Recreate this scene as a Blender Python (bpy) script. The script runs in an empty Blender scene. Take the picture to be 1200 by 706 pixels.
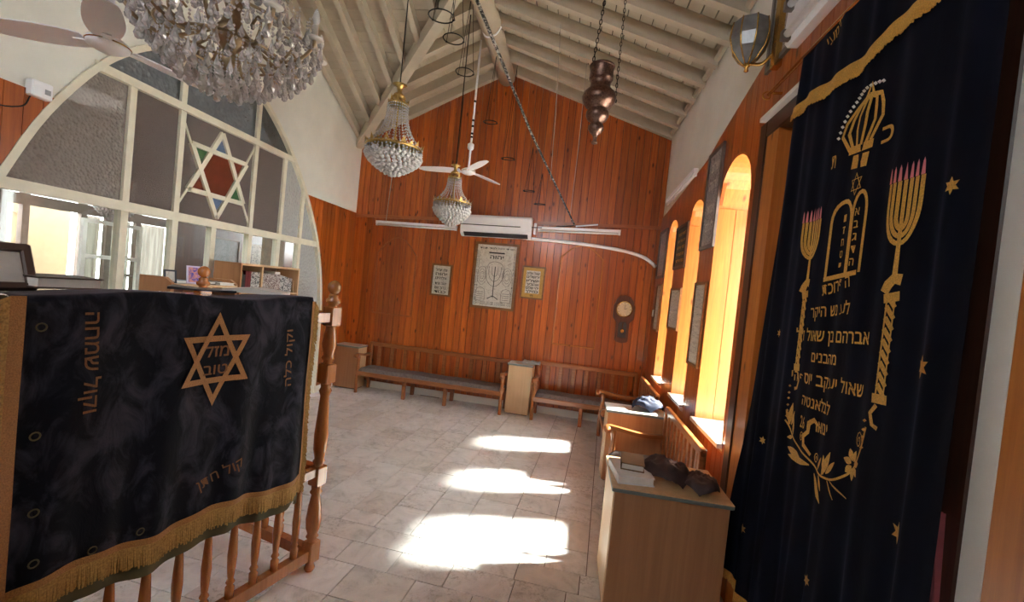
import bpy, bmesh, math, random
from mathutils import Matrix, Vector, noise
random.seed(7)
S = bpy.context.scene
COL = S.collection
PI = math.pi

# ------------------------------------------------------------------ camera
F_PX = 520.0
YAW, PITCH, ROLL = map(math.radians, (-7.88, -1.5, -5.8))
cam_d = bpy.data.cameras.new('camera'); cam = bpy.data.objects.new('camera', cam_d); COL.objects.link(cam)
cam_d.sensor_width = 36.0; cam_d.lens = F_PX/1200*36.0; cam_d.clip_start = 0.02; cam_d.clip_end = 200
fw_ = Vector((math.sin(YAW)*math.cos(PITCH), math.cos(YAW)*math.cos(PITCH), math.sin(PITCH)))
r_ = Vector((math.cos(YAW), -math.sin(YAW), 0)); d_ = fw_.cross(r_)
r2 = math.cos(ROLL)*r_ + math.sin(ROLL)*d_; d2 = -math.sin(ROLL)*r_ + math.cos(ROLL)*d_
Mc = Matrix((r2, -d2, -fw_)).transposed().to_4x4(); Mc.translation = Vector((0, 0, 1.7))
cam.matrix_world = Mc
S.camera = cam

# ------------------------------------------------------------------ world, sun, exposure
W = bpy.data.worlds.new('sky'); S.world = W; W.use_nodes = True
bg = W.node_tree.nodes['Background']; bg.inputs[0].default_value = (0.93, 0.96, 1.0, 1); bg.inputs[1].default_value = 14.0
sun_d = bpy.data.lights.new('sun', 'SUN'); sun_d.energy = 48; sun_d.angle = math.radians(5.5); sun_d.color = (1.0, 0.965, 0.91)
sun = bpy.data.objects.new('sun', sun_d); COL.objects.link(sun)
sun.rotation_euler = Vector((-1, -0.27, -0.95)).to_track_quat('-Z', 'Y').to_euler()
sun.location = (8, 3, 8)
S.view_settings.view_transform = 'Standard'; S.view_settings.look = 'None'
S.view_settings.exposure = 0.82; S.view_settings.gamma = 1.0; S.view_settings.use_curve_mapping = False
S.cycles.max_bounces = 10; S.cycles.diffuse_bounces = 6; S.cycles.transmission_bounces = 8; S.cycles.transparent_max_bounces = 12
S.cycles.sample_clamp_indirect = 14.0; S.cycles.caustics_reflective = False; S.cycles.caustics_refractive = False

# ------------------------------------------------------------------ materials
MATS = {}
def newmat(name):
    m = bpy.data.materials.new(name); m.use_nodes = True; MATS[name] = m
    nt = m.node_tree; b = nt.nodes['Principled BSDF']
    return m, nt, b
def N(nt, t, **k):
    n = nt.nodes.new(t)
    for a, v in k.items(): setattr(n, a, v)
    return n
def ramp(nt, fac, stops):
    r = N(nt, 'ShaderNodeValToRGB'); e = r.color_ramp.elements
    while len(e) < len(stops): e.new(0.5)
    for i, (p, c) in enumerate(stops):
        e[i].position = p; e[i].color = (*c, 1)
    nt.links.new(fac, r.inputs[0]); return r.outputs[0]
def pos(nt, scale=(1, 1, 1), rnd=True):
    g = N(nt, 'ShaderNodeNewGeometry'); mp = N(nt, 'ShaderNodeMapping'); mp.inputs['Scale'].default_value = scale
    nt.links.new(g.outputs['Position'], mp.inputs[0])
    if rnd:
        oi = N(nt, 'ShaderNodeObjectInfo'); mu = N(nt, 'ShaderNodeMath', operation='MULTIPLY'); mu.inputs[1].default_value = 37.0
        nt.links.new(oi.outputs['Random'], mu.inputs[0]); nt.links.new(mu.outputs[0], mp.inputs['Location'])
    return mp.outputs[0]
def noisef(nt, vec, scale, detail=4, rough=.55, dist=0):
    n = N(nt, 'ShaderNodeTexNoise'); n.inputs['Scale'].default_value = scale; n.inputs['Detail'].default_value = detail
    n.inputs['Roughness'].default_value = rough; n.inputs['Distortion'].default_value = dist
    nt.links.new(vec, n.inputs['Vector']); return n.outputs[0]
def mixc(nt, fac, a, b, mode='MIX'):
    m = N(nt, 'ShaderNodeMix', data_type='RGBA', blend_type=mode)
    for s, v in ((0, fac), (6, a), (7, b)):
        if hasattr(v, 'links'): nt.links.new(v, m.inputs[s])
        else: m.inputs[s].default_value = v if s == 0 else (*v, 1)
    return m.outputs[2]
def bump(nt, b, h, strength=.3, dist=.01):
    n = N(nt, 'ShaderNodeBump'); n.inputs['Strength'].default_value = strength; n.inputs['Distance'].default_value = dist
    nt.links.new(h, n.inputs['Height']); nt.links.new(n.outputs[0], b.inputs['Normal'])

def plain(name, col, rough=.6, metal=0, var=.12, vs=12, spec=.5, bmp=0):
    m, nt, b = newmat(name)
    f = noisef(nt, pos(nt), vs, 5)
    dk = tuple(c*(1-var) for c in col); lt = tuple(min(1, c*(1+var)) for c in col)
    nt.links.new(ramp(nt, f, [(.3, dk), (.7, lt)]), b.inputs['Base Color'])
    b.inputs['Roughness'].default_value = rough; b.inputs['Metallic'].default_value = metal
    b.inputs['Specular IOR Level'].default_value = spec
    if bmp: bump(nt, b, f, bmp)
    return m
def wood(name, c0, c1, axis='z', rough=.35, knots=0, rv=.25, coat=.0, gs=1.0):
    m, nt, b = newmat(name)
    sc = {'z': (38, 38, 1.6), 'x': (1.6, 38, 38), 'y': (38, 1.6, 38)}[axis]
    sc = tuple(s*gs for s in sc)
    v = pos(nt, sc)
    f = noisef(nt, v, 1.0, 6, .6, .6)
    col = ramp(nt, f, [(.28, c0), (.72, c1)])
    if knots:
        v2 = pos(nt, {'z': (9, 9, 3.6), 'x': (3.6, 9, 9), 'y': (9, 3.6, 9)}[axis])
        vo = N(nt, 'ShaderNodeTexVoronoi'); vo.inputs['Scale'].default_value = 1.0
        nt.links.new(v2, vo.inputs['Vector'])
        k = ramp(nt, vo.outputs['Distance'], [(.05, (1, 1, 1)), (.16, (0, 0, 0))])
        col = mixc(nt, k, col, tuple(c*knots for c in c0))
    oi = N(nt, 'ShaderNodeObjectInfo')
    rr = ramp(nt, oi.outputs['Random'], [(0, (1-rv,)*3), (1, (1, 1, 1))])
    col = mixc(nt, 1.0, col, rr, 'MULTIPLY')
    nt.links.new(col, b.inputs['Base Color'])
    b.inputs['Roughness'].default_value = rough; b.inputs['Coat Weight'].default_value = coat; b.inputs['Coat Roughness'].default_value = .15
    bump(nt, b, f, .06, .004)
    return m

wood('panel_wood', (.38, .066, .007), (.68, .175, .020), 'z', .34, .28, .42, .25)
wood('jamb_pine', (.42, .125, .018), (.62, .215, .036), 'z', .4, .35, .15, .1)
wood('bench_wood', (.27, .085, .022), (.46, .165, .050), 'x', .32, 0, .2, .25)
wood('turned_wood', (.36, .115, .026), (.56, .20, .052), 'z', .25, 0, .2, .4)
wood('trim_wood', (.30, .075, .018), (.48, .14, .035), 'x', .35, 0, .1, .2)
wood('dark_wood', (.030, .011, .006), (.065, .024, .012), 'z', .35, 0, .1, .2)
wood('brown_wood', (.085, .035, .022), (.14, .06, .036), 'z', .4, 0, .15, .1)
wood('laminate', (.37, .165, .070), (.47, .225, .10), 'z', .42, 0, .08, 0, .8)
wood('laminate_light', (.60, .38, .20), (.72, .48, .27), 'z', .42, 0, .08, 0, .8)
wood('picture_wood', (.16, .07, .025), (.30, .14, .05), 'x', .4, 0, .15)
wood('clock_wood', (.06, .018, .010), (.13, .038, .018), 'z', .3, 0, .1, .4)
plain('plaster', (.80, .79, .72), .9, 0, .05, 3.0, .2, .15)
plain('ceiling_paint', (.50, .43, .325), .75, 0, .08, 4, .3)
plain('rafter_paint', (.53, .46, .355), .7, 0, .06, 5, .3)
plain('cream_paint', (.80, .75, .60), .5, 0, .07, 9, .4)
plain('white_paint', (.86, .855, .82), .5, 0, .05, 6, .4)
plain('white_plastic', (.93, .94, .97), .35, 0, .02, 5, .5)
plain('tube_white', (.86, .87, .88), .3, 0, .02, 5, .5)
plain('lilac_plastic', (.60, .50, .68), .4)
plain('grey_edge', (.16, .19, .18), .5, 0, .1)
plain('grey_top', (.55, .56, .54), .35, 0, .06, 20)
plain('antique_brass', (.36, .27, .17), .35, 1, .2, 20)
plain('brass', (.72, .46, .14), .25, 1, .12, 20)
plain('bright_gold', (.56, .37, .13), .34, 1, .35, 60)
plain('copper', (.20, .12, .095), .38, 1, .45, 70, .5, .12)
plain('iron', (.025, .022, .020), .5, .6, .2)
plain('iron_grey', (.16, .14, .13), .5, .3, .2)
plain('cord_grey', (.36, .33, .29), .7)
plain('gold_fringe', (.42, .235, .068), .7, 0, .35, 160, .3)
plain('gold_thread', (.66, .36, .07), .55, 0, .3, 220, .4, .3)
plain('dim_thread', (.20, .085, .028), .7, 0, .3, 260, .3)
plain('roof_dark', (.10, .085, .065), .9)  # backing coloured dark so gaps between ceiling boards show as dark lines
plain('groove_dark', (.030, .008, .003), .8)
plain('smoky_bowl', (.20, .20, .20), .25, 0, .2, 20)
plain('bronze_thread', (.38, .17, .05), .6, 0, .3, 260, .4, .3)
plain('olive_lining', (.085, .065, .022), .8, 0, .3, 9)
plain('pink_thread', (.72, .22, .26), .6)
plain('pink_cloth', (.42, .10, .12), .8)
plain('grey_cushion', (.17, .145, .14), .85, 0, .25, 30, .2, .3)
plain('grey_cloth', (.34, .36, .38), .85, 0, .15, 20, .2)
plain('brown_bag', (.060, .032, .030), .6, 0, .3, 12, .4)
plain('navy_bag', (.022, .028, .055), .7, 0, .3, 12, .3)
plain('paper', (.78, .75, .70), .7, 0, .05, 30, .3)
plain('book_red', (.16, .018, .022), .5); plain('book_green', (.035, .055, .035), .5); plain('book_black', (.025, .022, .025), .5)
plain('book_brown', (.20, .12, .06), .6); plain('book_tan', (.42, .27, .15), .6); plain('print_black', (.02, .02, .02), .6)
plain('bag_white', (.75, .75, .75), .5)
plain('grout', (.17, .145, .125), .9, 0, .3, 12)
plain('ground_stone', (.55, .52, .47), .9, 0, .15, 2)
plain('leather', (.065, .032, .022), .5)
plain('felt', (.55, .53, .50), .9)
plain('green_glass_plain', (.05, .13, .05), .3); plain('blue_glass_plain', (.12, .17, .28), .3); plain('red_glass_plain', (.16, .035, .015), .3)
plain('screen_dark', (.03, .03, .04), .3)

plain('cream_door', (.50, .42, .27), .6, 0, .05); plain('taupe_wood', (.24, .19, .16), .5, 0, .12); plain('tan_panel', (.36, .29, .20), .7)
def tile_mat():
    m, nt, b = newmat('marble_tile')
    v = pos(nt)
    f = noisef(nt, v, 6.0, 8, .65, 1.2)
    c = ramp(nt, f, [(.30, (.60, .60, .58)), (.44, (.80, .80, .79)), (.62, (.90, .90, .89))])
    f2 = noisef(nt, v, 34.0, 6, .8, .4)
    k = ramp(nt, f2, [(.50, (0, 0, 0)), (.62, (1, 1, 1))])
    f3 = noisef(nt, v, 2.6, 3, .5)
    k3 = ramp(nt, f3, [(.50, (0, 0, 0)), (.64, (1, 1, 1))])
    kk = mixc(nt, 1.0, k, k3, 'MULTIPLY')
    c = mixc(nt, kk, c, (.50, .49, .46))
    oi = N(nt, 'ShaderNodeObjectInfo')
    t = ramp(nt, oi.outputs['Random'], [(0, (.88, .85, .81)), (.5, (.97, .96, .95)), (1, (1, 1, 1))])
    c = mixc(nt, 1.0, c, t, 'MULTIPLY')
    nt.links.new(c, b.inputs['Base Color'])
    nt.links.new(ramp(nt, f, [(.3, (.42,)*3), (.7, (.26,)*3)]), b.inputs['Roughness'])
    bump(nt, b, f2, .06, .004)
tile_mat()
def velvet(name, c0, c1, sheen, scale, rough=.75, sh=.5):
    m, nt, b = newmat(name)
    v = pos(nt, (1, 1, .55), False)
    f = noisef(nt, v, scale, 6, .62, .8)
    nt.links.new(ramp(nt, f, [(.46, c0), (.66, c1)]), b.inputs['Base Color'])
    b.inputs['Roughness'].default_value = rough
    b.inputs['Sheen Weight'].default_value = sh; b.inputs['Sheen Roughness'].default_value = .35
    b.inputs['Sheen Tint'].default_value = (*sheen, 1); b.inputs['Specular IOR Level'].default_value = .15
    bump(nt, b, f, .35, .02)
velvet('bimah_velvet', (.004, .0045, .008), (.040, .037, .052), (.46, .42, .52), 10.5, .75, .32)
velvet('ark_velvet', (.0018, .0026, .0075), (.0032, .0048, .014), (.10, .15, .45), 3.0, .85, .08)
def glassy(name, col=(1, 1, 1), mixf=.12, rough=.02, grey=None):
    m, nt, b = newmat(name); nt.nodes.remove(b)
    tr = N(nt, 'ShaderNodeBsdfTransparent'); tr.inputs[0].default_value = (*col, 1)
    gl = N(nt, 'ShaderNodeBsdfGlossy'); gl.inputs['Roughness'].default_value = rough
    lw = N(nt, 'ShaderNodeLayerWeight'); fr = N(nt, 'ShaderNodeMapRange'); pw = N(nt, 'ShaderNodeMath', operation='POWER'); pw.inputs[1].default_value = 3.5
    nt.links.new(lw.outputs['Facing'], pw.inputs[0]); nt.links.new(pw.outputs[0], fr.inputs[0]); fr.inputs[3].default_value = .025; fr.inputs[4].default_value = .7
    mx = N(nt, 'ShaderNodeMixShader'); nt.links.new(fr.outputs[0], mx.inputs[0])
    nt.links.new(tr.outputs[0], mx.inputs[1]); nt.links.new(gl.outputs[0], mx.inputs[2])
    nt.links.new(mx.outputs[0], nt.nodes['Material Output'].inputs[0])
glassy('smoky_glass', (.35, .36, .38), rough=.1); glassy('clear_glass', (.93, .95, .93)); glassy('picture_glass', (.97, .97, .97), rough=.05)
def hammered(name, col, scale, tint):
    # obscured glass: bumpy front reflection over a diffusing, partly see-through body
    m, nt, b = newmat(name)
    v = pos(nt, rnd=False)
    vo = N(nt, 'ShaderNodeTexVoronoi'); vo.inputs['Scale'].default_value = scale; nt.links.new(v, vo.inputs['Vector'])
    b.inputs['Base Color'].default_value = (*col, 1); b.inputs['Roughness'].default_value = .12
    b.inputs['Specular IOR Level'].default_value = .6
    bump(nt, b, vo.outputs['Distance'], .9, .012)
    tr = N(nt, 'ShaderNodeBsdfTransparent'); tr.inputs[0].default_value = (*tint, 1)
    mx = N(nt, 'ShaderNodeMixShader'); mx.inputs[0].default_value = .09
    out = nt.nodes['Material Output']
    nt.links.new(b.outputs[0], mx.inputs[1]); nt.links.new(tr.outputs[0], mx.inputs[2]); nt.links.new(mx.outputs[0], out.inputs[0])
hammered('hammered_glass', (.26, .225, .20), 48, (.8, .75, .7))
hammered('fluted_glass', (.24, .19, .175), 190, (.8, .75, .7))
hammered('darkened_glass', (.085, .09, .085), 30, (.5, .5, .5))  # darkness behind the top panes put into the glass colour
hammered('pale_glass', (.50, .51, .50), 30, (.9, .9, .9))
def crystal(nm, tw, ro):
    m, nt, b = newmat(nm)
    b.inputs['Base Color'].default_value = (1.0, .97, .96, 1); b.inputs['Roughness'].default_value = ro
    b.inputs['Transmission Weight'].default_value = tw; b.inputs['IOR'].default_value = 1.55
    b.inputs['Specular IOR Level'].default_value = .8
crystal('crystal', .42, .06); crystal('crystal_drop', .55, .03)
def curtain_lace():
    m, nt, b = newmat('lace'); nt.nodes.remove(b)
    df = N(nt, 'ShaderNodeBsdfDiffuse'); tl = N(nt, 'ShaderNodeBsdfTranslucent')
    f = noisef(nt, pos(nt, (30, 30, 2)), 1, 3)
    c = ramp(nt, f, [(.3, (.22, .20, .165)), (.7, (.42, .395, .345))])
    nt.links.new(c, df.inputs[0]); nt.links.new(c, tl.inputs[0])
    mx = N(nt, 'ShaderNodeMixShader'); mx.inputs[0].default_value = .15
    nt.links.new(df.outputs[0], mx.inputs[1]); nt.links.new(tl.outputs[0], mx.inputs[2])
    nt.links.new(mx.outputs[0], nt.nodes['Material Output'].inputs[0])
curtain_lace()
def printmat(name, paper, ink, scale, thr=(.40, .50), stretch=(1, 1, 1)):
    m, nt, b = newmat(name)
    v = pos(nt, tuple(scale*s for s in stretch), False)
    f = noisef(nt, v, 1.0, 3, .8, 1.5)
    c = ramp(nt, f, [(thr[0], ink), (thr[1], paper)])
    nt.links.new(c, b.inputs['Base Color']); b.inputs['Roughness'].default_value = .5
printmat('print_fine', (.70, .68, .60), (.22, .20, .18), 60, (.36, .46))
printmat('print_lines', (.60, .55, .46), (.30, .25, .20), 26, (.38, .5), (.25, .25, 3.2))
printmat('print_pale', (.66, .63, .56), (.42, .38, .32), 30, (.35, .5))
printmat('print_gold', (.55, .33, .07), (.42, .22, .04), 30, (.35, .5))
printmat('print_dark', (.035, .028, .018), (.16, .11, .035), 34, (.30, .36))
printmat('print_silver', (.42, .38, .36), (.10, .08, .08), 40, (.38, .52))
printmat('lattice_red', (.66, .60, .55), (.10, .015, .02), 44, (.46, .52), (1, 1, 1.5))
printmat('lattice_black', (.74, .72, .68), (.02, .02, .025), 44, (.46, .52), (1, 1, 1.5))
printmat('screen_picture', (.62, .25, .22), (.06, .05, .35), 22, (.40, .56))
printmat('painting', (.30, .31, .30), (.17, .18, .18), 14, (.3, .6))
printmat('ornate_print', (.40, .33, .25), (.06, .05, .05), 24, (.40, .52))
printmat('cable_banded', (.03, .026, .024), (.55, .52, .46), 16, (.42, .46), (1, 1, 2.2))
printmat('dial', (.62, .55, .40), (.52, .44, .28), 30)

# ------------------------------------------------------------------ mesh helpers
class MB:
    def __init__(s): s.v = []; s.f = []
    def add(s, vs, fs):
        n = len(s.v); s.v += [Vector(p) for p in vs]; s.f += [tuple(i+n for i in f) for f in fs]; return s
    def bx(s, x0, x1, y0, y1, z0, z1):
        return s.add([(x0,y0,z0),(x1,y0,z0),(x1,y1,z0),(x0,y1,z0),(x0,y0,z1),(x1,y0,z1),(x1,y1,z1),(x0,y1,z1)],
                     [(3,2,1,0),(4,5,6,7),(0,1,5,4),(1,2,6,5),(2,3,7,6),(3,0,4,7)])
    def chbx(s, x0, x1, y0, y1, z0, z1, c=.006):
        "box with chamfered vertical and top/bottom edges"
        def ring(z, i): return [(x0+i+c,y0+i,z),(x1-i-c,y0+i,z),(x1-i,y0+i+c,z),(x1-i,y1-i-c,z),(x1-i-c,y1-i,z),(x0+i+c,y1-i,z),(x0+i,y1-i-c,z),(x0+i,y0+i+c,z)]
        vs = ring(z0, c)+ring(z0+c, 0)+ring(z1-c, 0)+ring(z1, c); fs = [tuple(range(7,-1,-1)), tuple(range(24,32))]
        for k in range(3):
            for i in range(8): j = (i+1) % 8; fs.append((k*8+i, k*8+j, k*8+8+j, k*8+8+i))
        return s.add(vs, fs)
    def hexa(s, p):   # 8 points, bottom ring then top ring
        return s.add(p, [(3,2,1,0),(4,5,6,7),(0,1,5,4),(1,2,6,5),(2,3,7,6),(3,0,4,7)])
    def prism(s, poly, fn, t0, t1):
        "2d polygon (u,v) -> fn(u,v,t)"
        n = len(poly); vs = [fn(u, v, t0) for u, v in poly]+[fn(u, v, t1) for u, v in poly]
        fs = [tuple(range(n-1, -1, -1)), tuple(range(n, 2*n))]
        for i in range(n): j = (i+1) % n; fs.append((i, j, n+j, n+i))
        return s.add(vs, fs)
    def tube(s, pts, r, n=8, closed=False):
        pts = [Vector(p) for p in pts]; rs = r if isinstance(r, (list, tuple)) else [r]*len(pts)
        m = len(pts); vs = []; prev = None
        for i, p in enumerate(pts):
            if closed: t = pts[(i+1) % m]-pts[i-1]
            else: t = pts[min(i+1, m-1)]-pts[max(i-1, 0)]
            t.normalize()
            if prev is None:
                a = Vector((0,0,1)) if abs(t.z) < .9 else Vector((1,0,0)); u = t.cross(a).normalized()
            else: u = (prev - t*prev.dot(t)).normalized()
            prev = u; w = t.cross(u)
            for k in range(n):
                a = 2*PI*k/n; vs.append(p+rs[i]*(math.cos(a)*u+math.sin(a)*w))
        fs = []
        for i in range(m if closed else m-1):
            for k in range(n):
                a = i*n+k; b = i*n+(k+1) % n; c = ((i+1) % m)*n
                fs.append((a, b, c+(k+1) % n, c+k))
        if not closed: fs += [tuple(range(n-1, -1, -1)), tuple(range((m-1)*n, m*n))]
        return s.add(vs, fs)
    def lathe(s, prof, c, n=16, M=None, arc=2*PI):
        vs = []; 
        for r, z in prof:
            for k in range(n):
                a = 2*PI*k/n; p = Vector((r*math.cos(a), r*math.sin(a), z))
                if M: p = M @ p
                vs.append(p+Vector(c))
        fs = []
        for i in range(len(prof)-1):
            for k in range(n): j = (k+1) % n; fs.append((i*n+k, i*n+j, (i+1)*n+j, (i+1)*n+k))
        fs += [tuple(range(n-1, -1, -1)), tuple(range((len(prof)-1)*n, len(prof)*n))]
        return s.add(vs, fs)
    def grid(s, fn, nu, nv):
        vs = [fn(i/nu, j/nv) for j in range(nv+1) for i in range(nu+1)]
        fs = [(j*(nu+1)+i, j*(nu+1)+i+1, (j+1)*(nu+1)+i+1, (j+1)*(nu+1)+i) for j in range(nv) for i in range(nu)]
        return s.add(vs, fs)
    def drop(s, c, r, h, n=6):
        x, y, z = c; vs = [(x, y, z), (x, y, z-h)]; rings = ((.12, .22), (.45, .62), (.72, 1.0), (.90, .72))
        for q, (t, k_) in enumerate(rings):
            for k in range(n):
                a = 2*PI*(k+.5*(q % 2))/n; vs.append((x+k_*r*math.cos(a), y+k_*r*math.sin(a), z-h*t))
        fs = []; L = len(rings)
        for k in range(n):
            j = (k+1) % n; fs += [(0, 2+k, 2+j), (1, 2+(L-1)*n+j, 2+(L-1)*n+k)]
            for q in range(L-1): A = 2+q*n; B = A+n; fs.append((A+k, B+k, B+j, A+j))
        return s.add(vs, fs)
    def bead(s, c, r):
        x, y, z = c
        return s.add([(x,y,z+r),(x,y,z-r),(x+r,y,z),(x,y+r,z),(x-r,y,z),(x,y-r,z)],
                     [(0,2,3),(0,3,4),(0,4,5),(0,5,2),(1,3,2),(1,4,3),(1,5,4),(1,2,5)])
    def xf(s, M): s.v = [M @ p for p in s.v]; return s
    def mesh(s, name, mat, smooth=False):
        me = bpy.data.meshes.new(name); me.from_pydata(s.v, [], s.f)
        bm = bmesh.new(); bm.from_mesh(me); bmesh.ops.recalc_face_normals(bm, faces=bm.faces); bm.to_mesh(me); bm.free()
        me.materials.append(MATS[mat]); 
        if smooth: me.polygons.foreach_set('use_smooth', [True]*len(me.polygons))
        return me
    def build(s, name, mat, parent=None, smooth=False, local=False, **tags):
        R = ROOT.get(parent) if parent else None
        if parent is not None and not local and R is not None:
            inv = R.inverted(); s.v = [inv @ p for p in s.v]
        o = None; off = None
        if parent is None:
            xs = [p.x for p in s.v]; ys = [p.y for p in s.v]; zs = [p.z for p in s.v]
            off = Vector(((min(xs)+max(xs))/2, (min(ys)+max(ys))/2, min(zs))); s.v = [p-off for p in s.v]
        o = bpy.data.objects.new(name, s.mesh(name, mat, smooth)); COL.objects.link(o)
        if parent is None: o.location = off; ROOT[o] = Matrix.Translation(off)
        else: o.parent = parent; ROOT[o] = R
        tag(o, **tags); return o
ROOT = {}
def tag(o, label=None, cat=None, group=None, kind=None):
    if label: o['label'] = label
    if cat: o['category'] = cat
    if group: o['group'] = group
    if kind: o['kind'] = kind
    return o
def thing(name, label, cat, loc=(0, 0, 0), rz=0, group=None, kind=None):
    o = bpy.data.objects.new(name, None); COL.objects.link(o); o.empty_display_size = .1
    o.location = loc; o.rotation_euler = (0, 0, rz); ROOT[o] = Matrix.Translation(loc) @ Matrix.Rotation(rz, 4, 'Z')
    return tag(o, label, cat, group, kind)
def box(name, mat, parent, a, **k): return MB().bx(*a).build(name, mat, parent, **k)
def piece(me, name, parent, M):
    "alike piece sharing mesh data; M is a world matrix"
    o = bpy.data.objects.new(name, me); COL.objects.link(o); o.parent = parent; R = ROOT[parent]
    o.matrix_local = R.inverted() @ M; ROOT[o] = R; return o
def xf(loc, scale=(1,1,1), rz=0):
    return Matrix.Translation(loc) @ Matrix.Rotation(rz, 4, 'Z') @ Matrix.Diagonal((*scale, 1))
def dup(root, loc, rz=None, label=None):
    r = root.copy(); COL.objects.link(r); r.location = loc
    if rz is not None: r.rotation_euler = (0, 0, rz)
    if label: r['label'] = label
    def rec(a, b):
        for ch in a.children:
            c = ch.copy(); COL.objects.link(c); c.parent = b; rec(ch, c)
    rec(root, r); return r

_txt = {}
def text2d(body, size=1.0, bold=.0):
    "flat glyph triangles for a right-to-left string; baseline at v=0, returned with its width"
    key = (body, bold)
    if key not in _txt:
        cu = bpy.data.curves.new('t', 'FONT'); cu.body = body[::-1] if any('\u0590' < c < '\u05ff' for c in body) else body
        cu.size = 1.0; cu.offset = bold; cu.resolution_u = 2; cu.fill_mode = 'BOTH'
        o = bpy.data.objects.new('t', cu); COL.objects.link(o)
        bpy.context.view_layer.update()
        me = o.evaluated_get(bpy.context.evaluated_depsgraph_get()).to_mesh()
        vs = [(v.co.x, v.co.y) for v in me.vertices]; fs = [tuple(p.vertices) for p in me.polygons]
        o.to_mesh_clear(); bpy.data.objects.remove(o); bpy.data.curves.remove(cu)
        x0 = min((v[0] for v in vs), default=0); x1 = max((v[0] for v in vs), default=1)
        _txt[key] = ([(v[0]-x0, v[1]) for v in vs], fs, x1-x0)
    vs, fs, w = _txt[key]
    return [(a*size, b*size) for a, b in vs], fs, w*size
def put_text(mb, body, fn, u0, u1, v0, v1, h, bold=.0):
    "fit a string between two baseline points in the (u,v) plane; letter height h"
    vs, fs, w = text2d(body, 1.0, bold)
    if not vs: return
    L = math.hypot(u1-u0, v1-v0); du = ((u1-u0)/L, (v1-v0)/L); sx = L/w; sy = h/.72
    out = []
    for a, b in vs:
        a *= sx; b *= sy
        out.append(fn(u0+du[0]*a-du[1]*b, v0+du[1]*a+du[0]*b))
    mb.add(out, fs)
def ribbon(mb, pts, w, fn, closed=False):
    "flat stroke of width w along 2d pts mapped by fn"
    n = len(pts); A = []; B = []
    ws = w if isinstance(w, (list, tuple)) else [w]*n
    for i in range(n):
        a = pts[i-1] if (i or closed) else pts[0]; b = pts[(i+1) % n] if (i < n-1 or closed) else pts[-1]
        dx, dy = b[0]-a[0], b[1]-a[1]; L = math.hypot(dx, dy) or 1
        nx, ny = -dy/L*ws[i]/2, dx/L*ws[i]/2
        A.append(fn(pts[i][0]+nx, pts[i][1]+ny)); B.append(fn(pts[i][0]-nx, pts[i][1]-ny))
    fs = [(i, (i+1) % n, n+(i+1) % n, n+i) for i in range(n if closed else n-1)]
    mb.add(A+B, fs)
def bez(p, n=12):
    "Catmull-Rom through 2d/3d points"
    p = [Vector(a) for a in p]; q = [p[0]*2-p[1]]+p+[p[-1]*2-p[-2]]; out = []
    for i in range(1, len(q)-2):
        for k in range(n):
            t = k/n; out.append(.5*((2*q[i])+(q[i+1]-q[i-1])*t+(2*q[i-1]-5*q[i]+4*q[i+1]-q[i+2])*t*t+(3*q[i]-q[i-1]-3*q[i+1]+q[i+2])*t**3))
    out.append(p[-1]); return out

# ------------------------------------------------------------------ room dimensions
XL, XR = -3.42, 1.07
def yF(x): return 6.25-.05*x                  # far wall plane
AF = math.atan(-.05)
RX, RZ = -1.25, 4.78                          # main ridge
def zr(x): return RZ-.35*(x-RX)
def zl(x): return RZ+.495*(x-RX)
VZ0, VY0, VS = zl(XL), 6.30, .49             # cross roof over the arched screen
def zc(y): return VZ0+VS*(VY0-y)
def vx(y): return XL+(VY0-y)*((RX-XL)/((RZ-VZ0)/VS))
def vy(x): return VY0-(x-XL)/((RX-XL)/((RZ-VZ0)/VS))
def interp(tab, x):
    if x <= tab[0][0]: return tab[0][1]
    for (a, b), (c, d) in zip(tab, tab[1:]):
        if x <= c: return b+(d-b)*(x-a)/(c-a)
    return tab[-1][1]

# ------------------------------------------------------------------ floor and tiles
fl = MB().bx(-9, 1.5, -2.2, 9, -.12, -.012).build('floor', 'grout', kind='structure')
tm = MB().chbx(-.5, .5, -.5, .5, 0, 1, .006).mesh('floor_tile', 'marble_tile')
TA = math.radians(-4.2)                       # the paving lies a little askew
O = Vector((-.02, 2.75, 0)); ux = Vector((math.cos(TA), math.sin(TA), 0)); uy = Vector((-math.sin(TA), math.cos(TA), 0))
def tile(a0, a1, b0, b1):
    c = O+ux*((a0+a1)/2)+uy*((b0+b1)/2)
    if c.x < XL-.1 or c.x > XR+.12 or c.y > yF(c.x)+.1 or c.y < 1.25: return
    M = Matrix.Translation((c.x, c.y, -.016)) @ Matrix.Rotation(TA, 4, 'Z') @ Matrix.Diagonal((a1-a0-.006, b1-b0-.006, .016+random.uniform(-.0006, .0006), 1))
    piece(tm, 'floor_tile', fl, M)
random.seed(3)
a = -3.75
while a < 1.5:
    w = random.choice((.26, .29, .31)); b = -random.uniform(0, .0); b = 0
    first = random.uniform(.15, .36); b1 = first
    while b < 4.0:
        tile(a, a+w, b, b1); b = b1; b1 = b+random.choice((.27, .33, .37, .40))
    a += w
b = 0
for row in (.19, .21, .27, .25, .28, .26, .27):
    a = -3.9+random.uniform(0, .3)
    while a < 1.5:
        w = random.choice((.30, .34, .38, .42)); tile(a, a+w, b-row, b); a += w
    b -= row
MB().bx(1.5, 14, -6, 14, -.4, -.15).build('ground', 'ground_stone', kind='structure')

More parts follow.
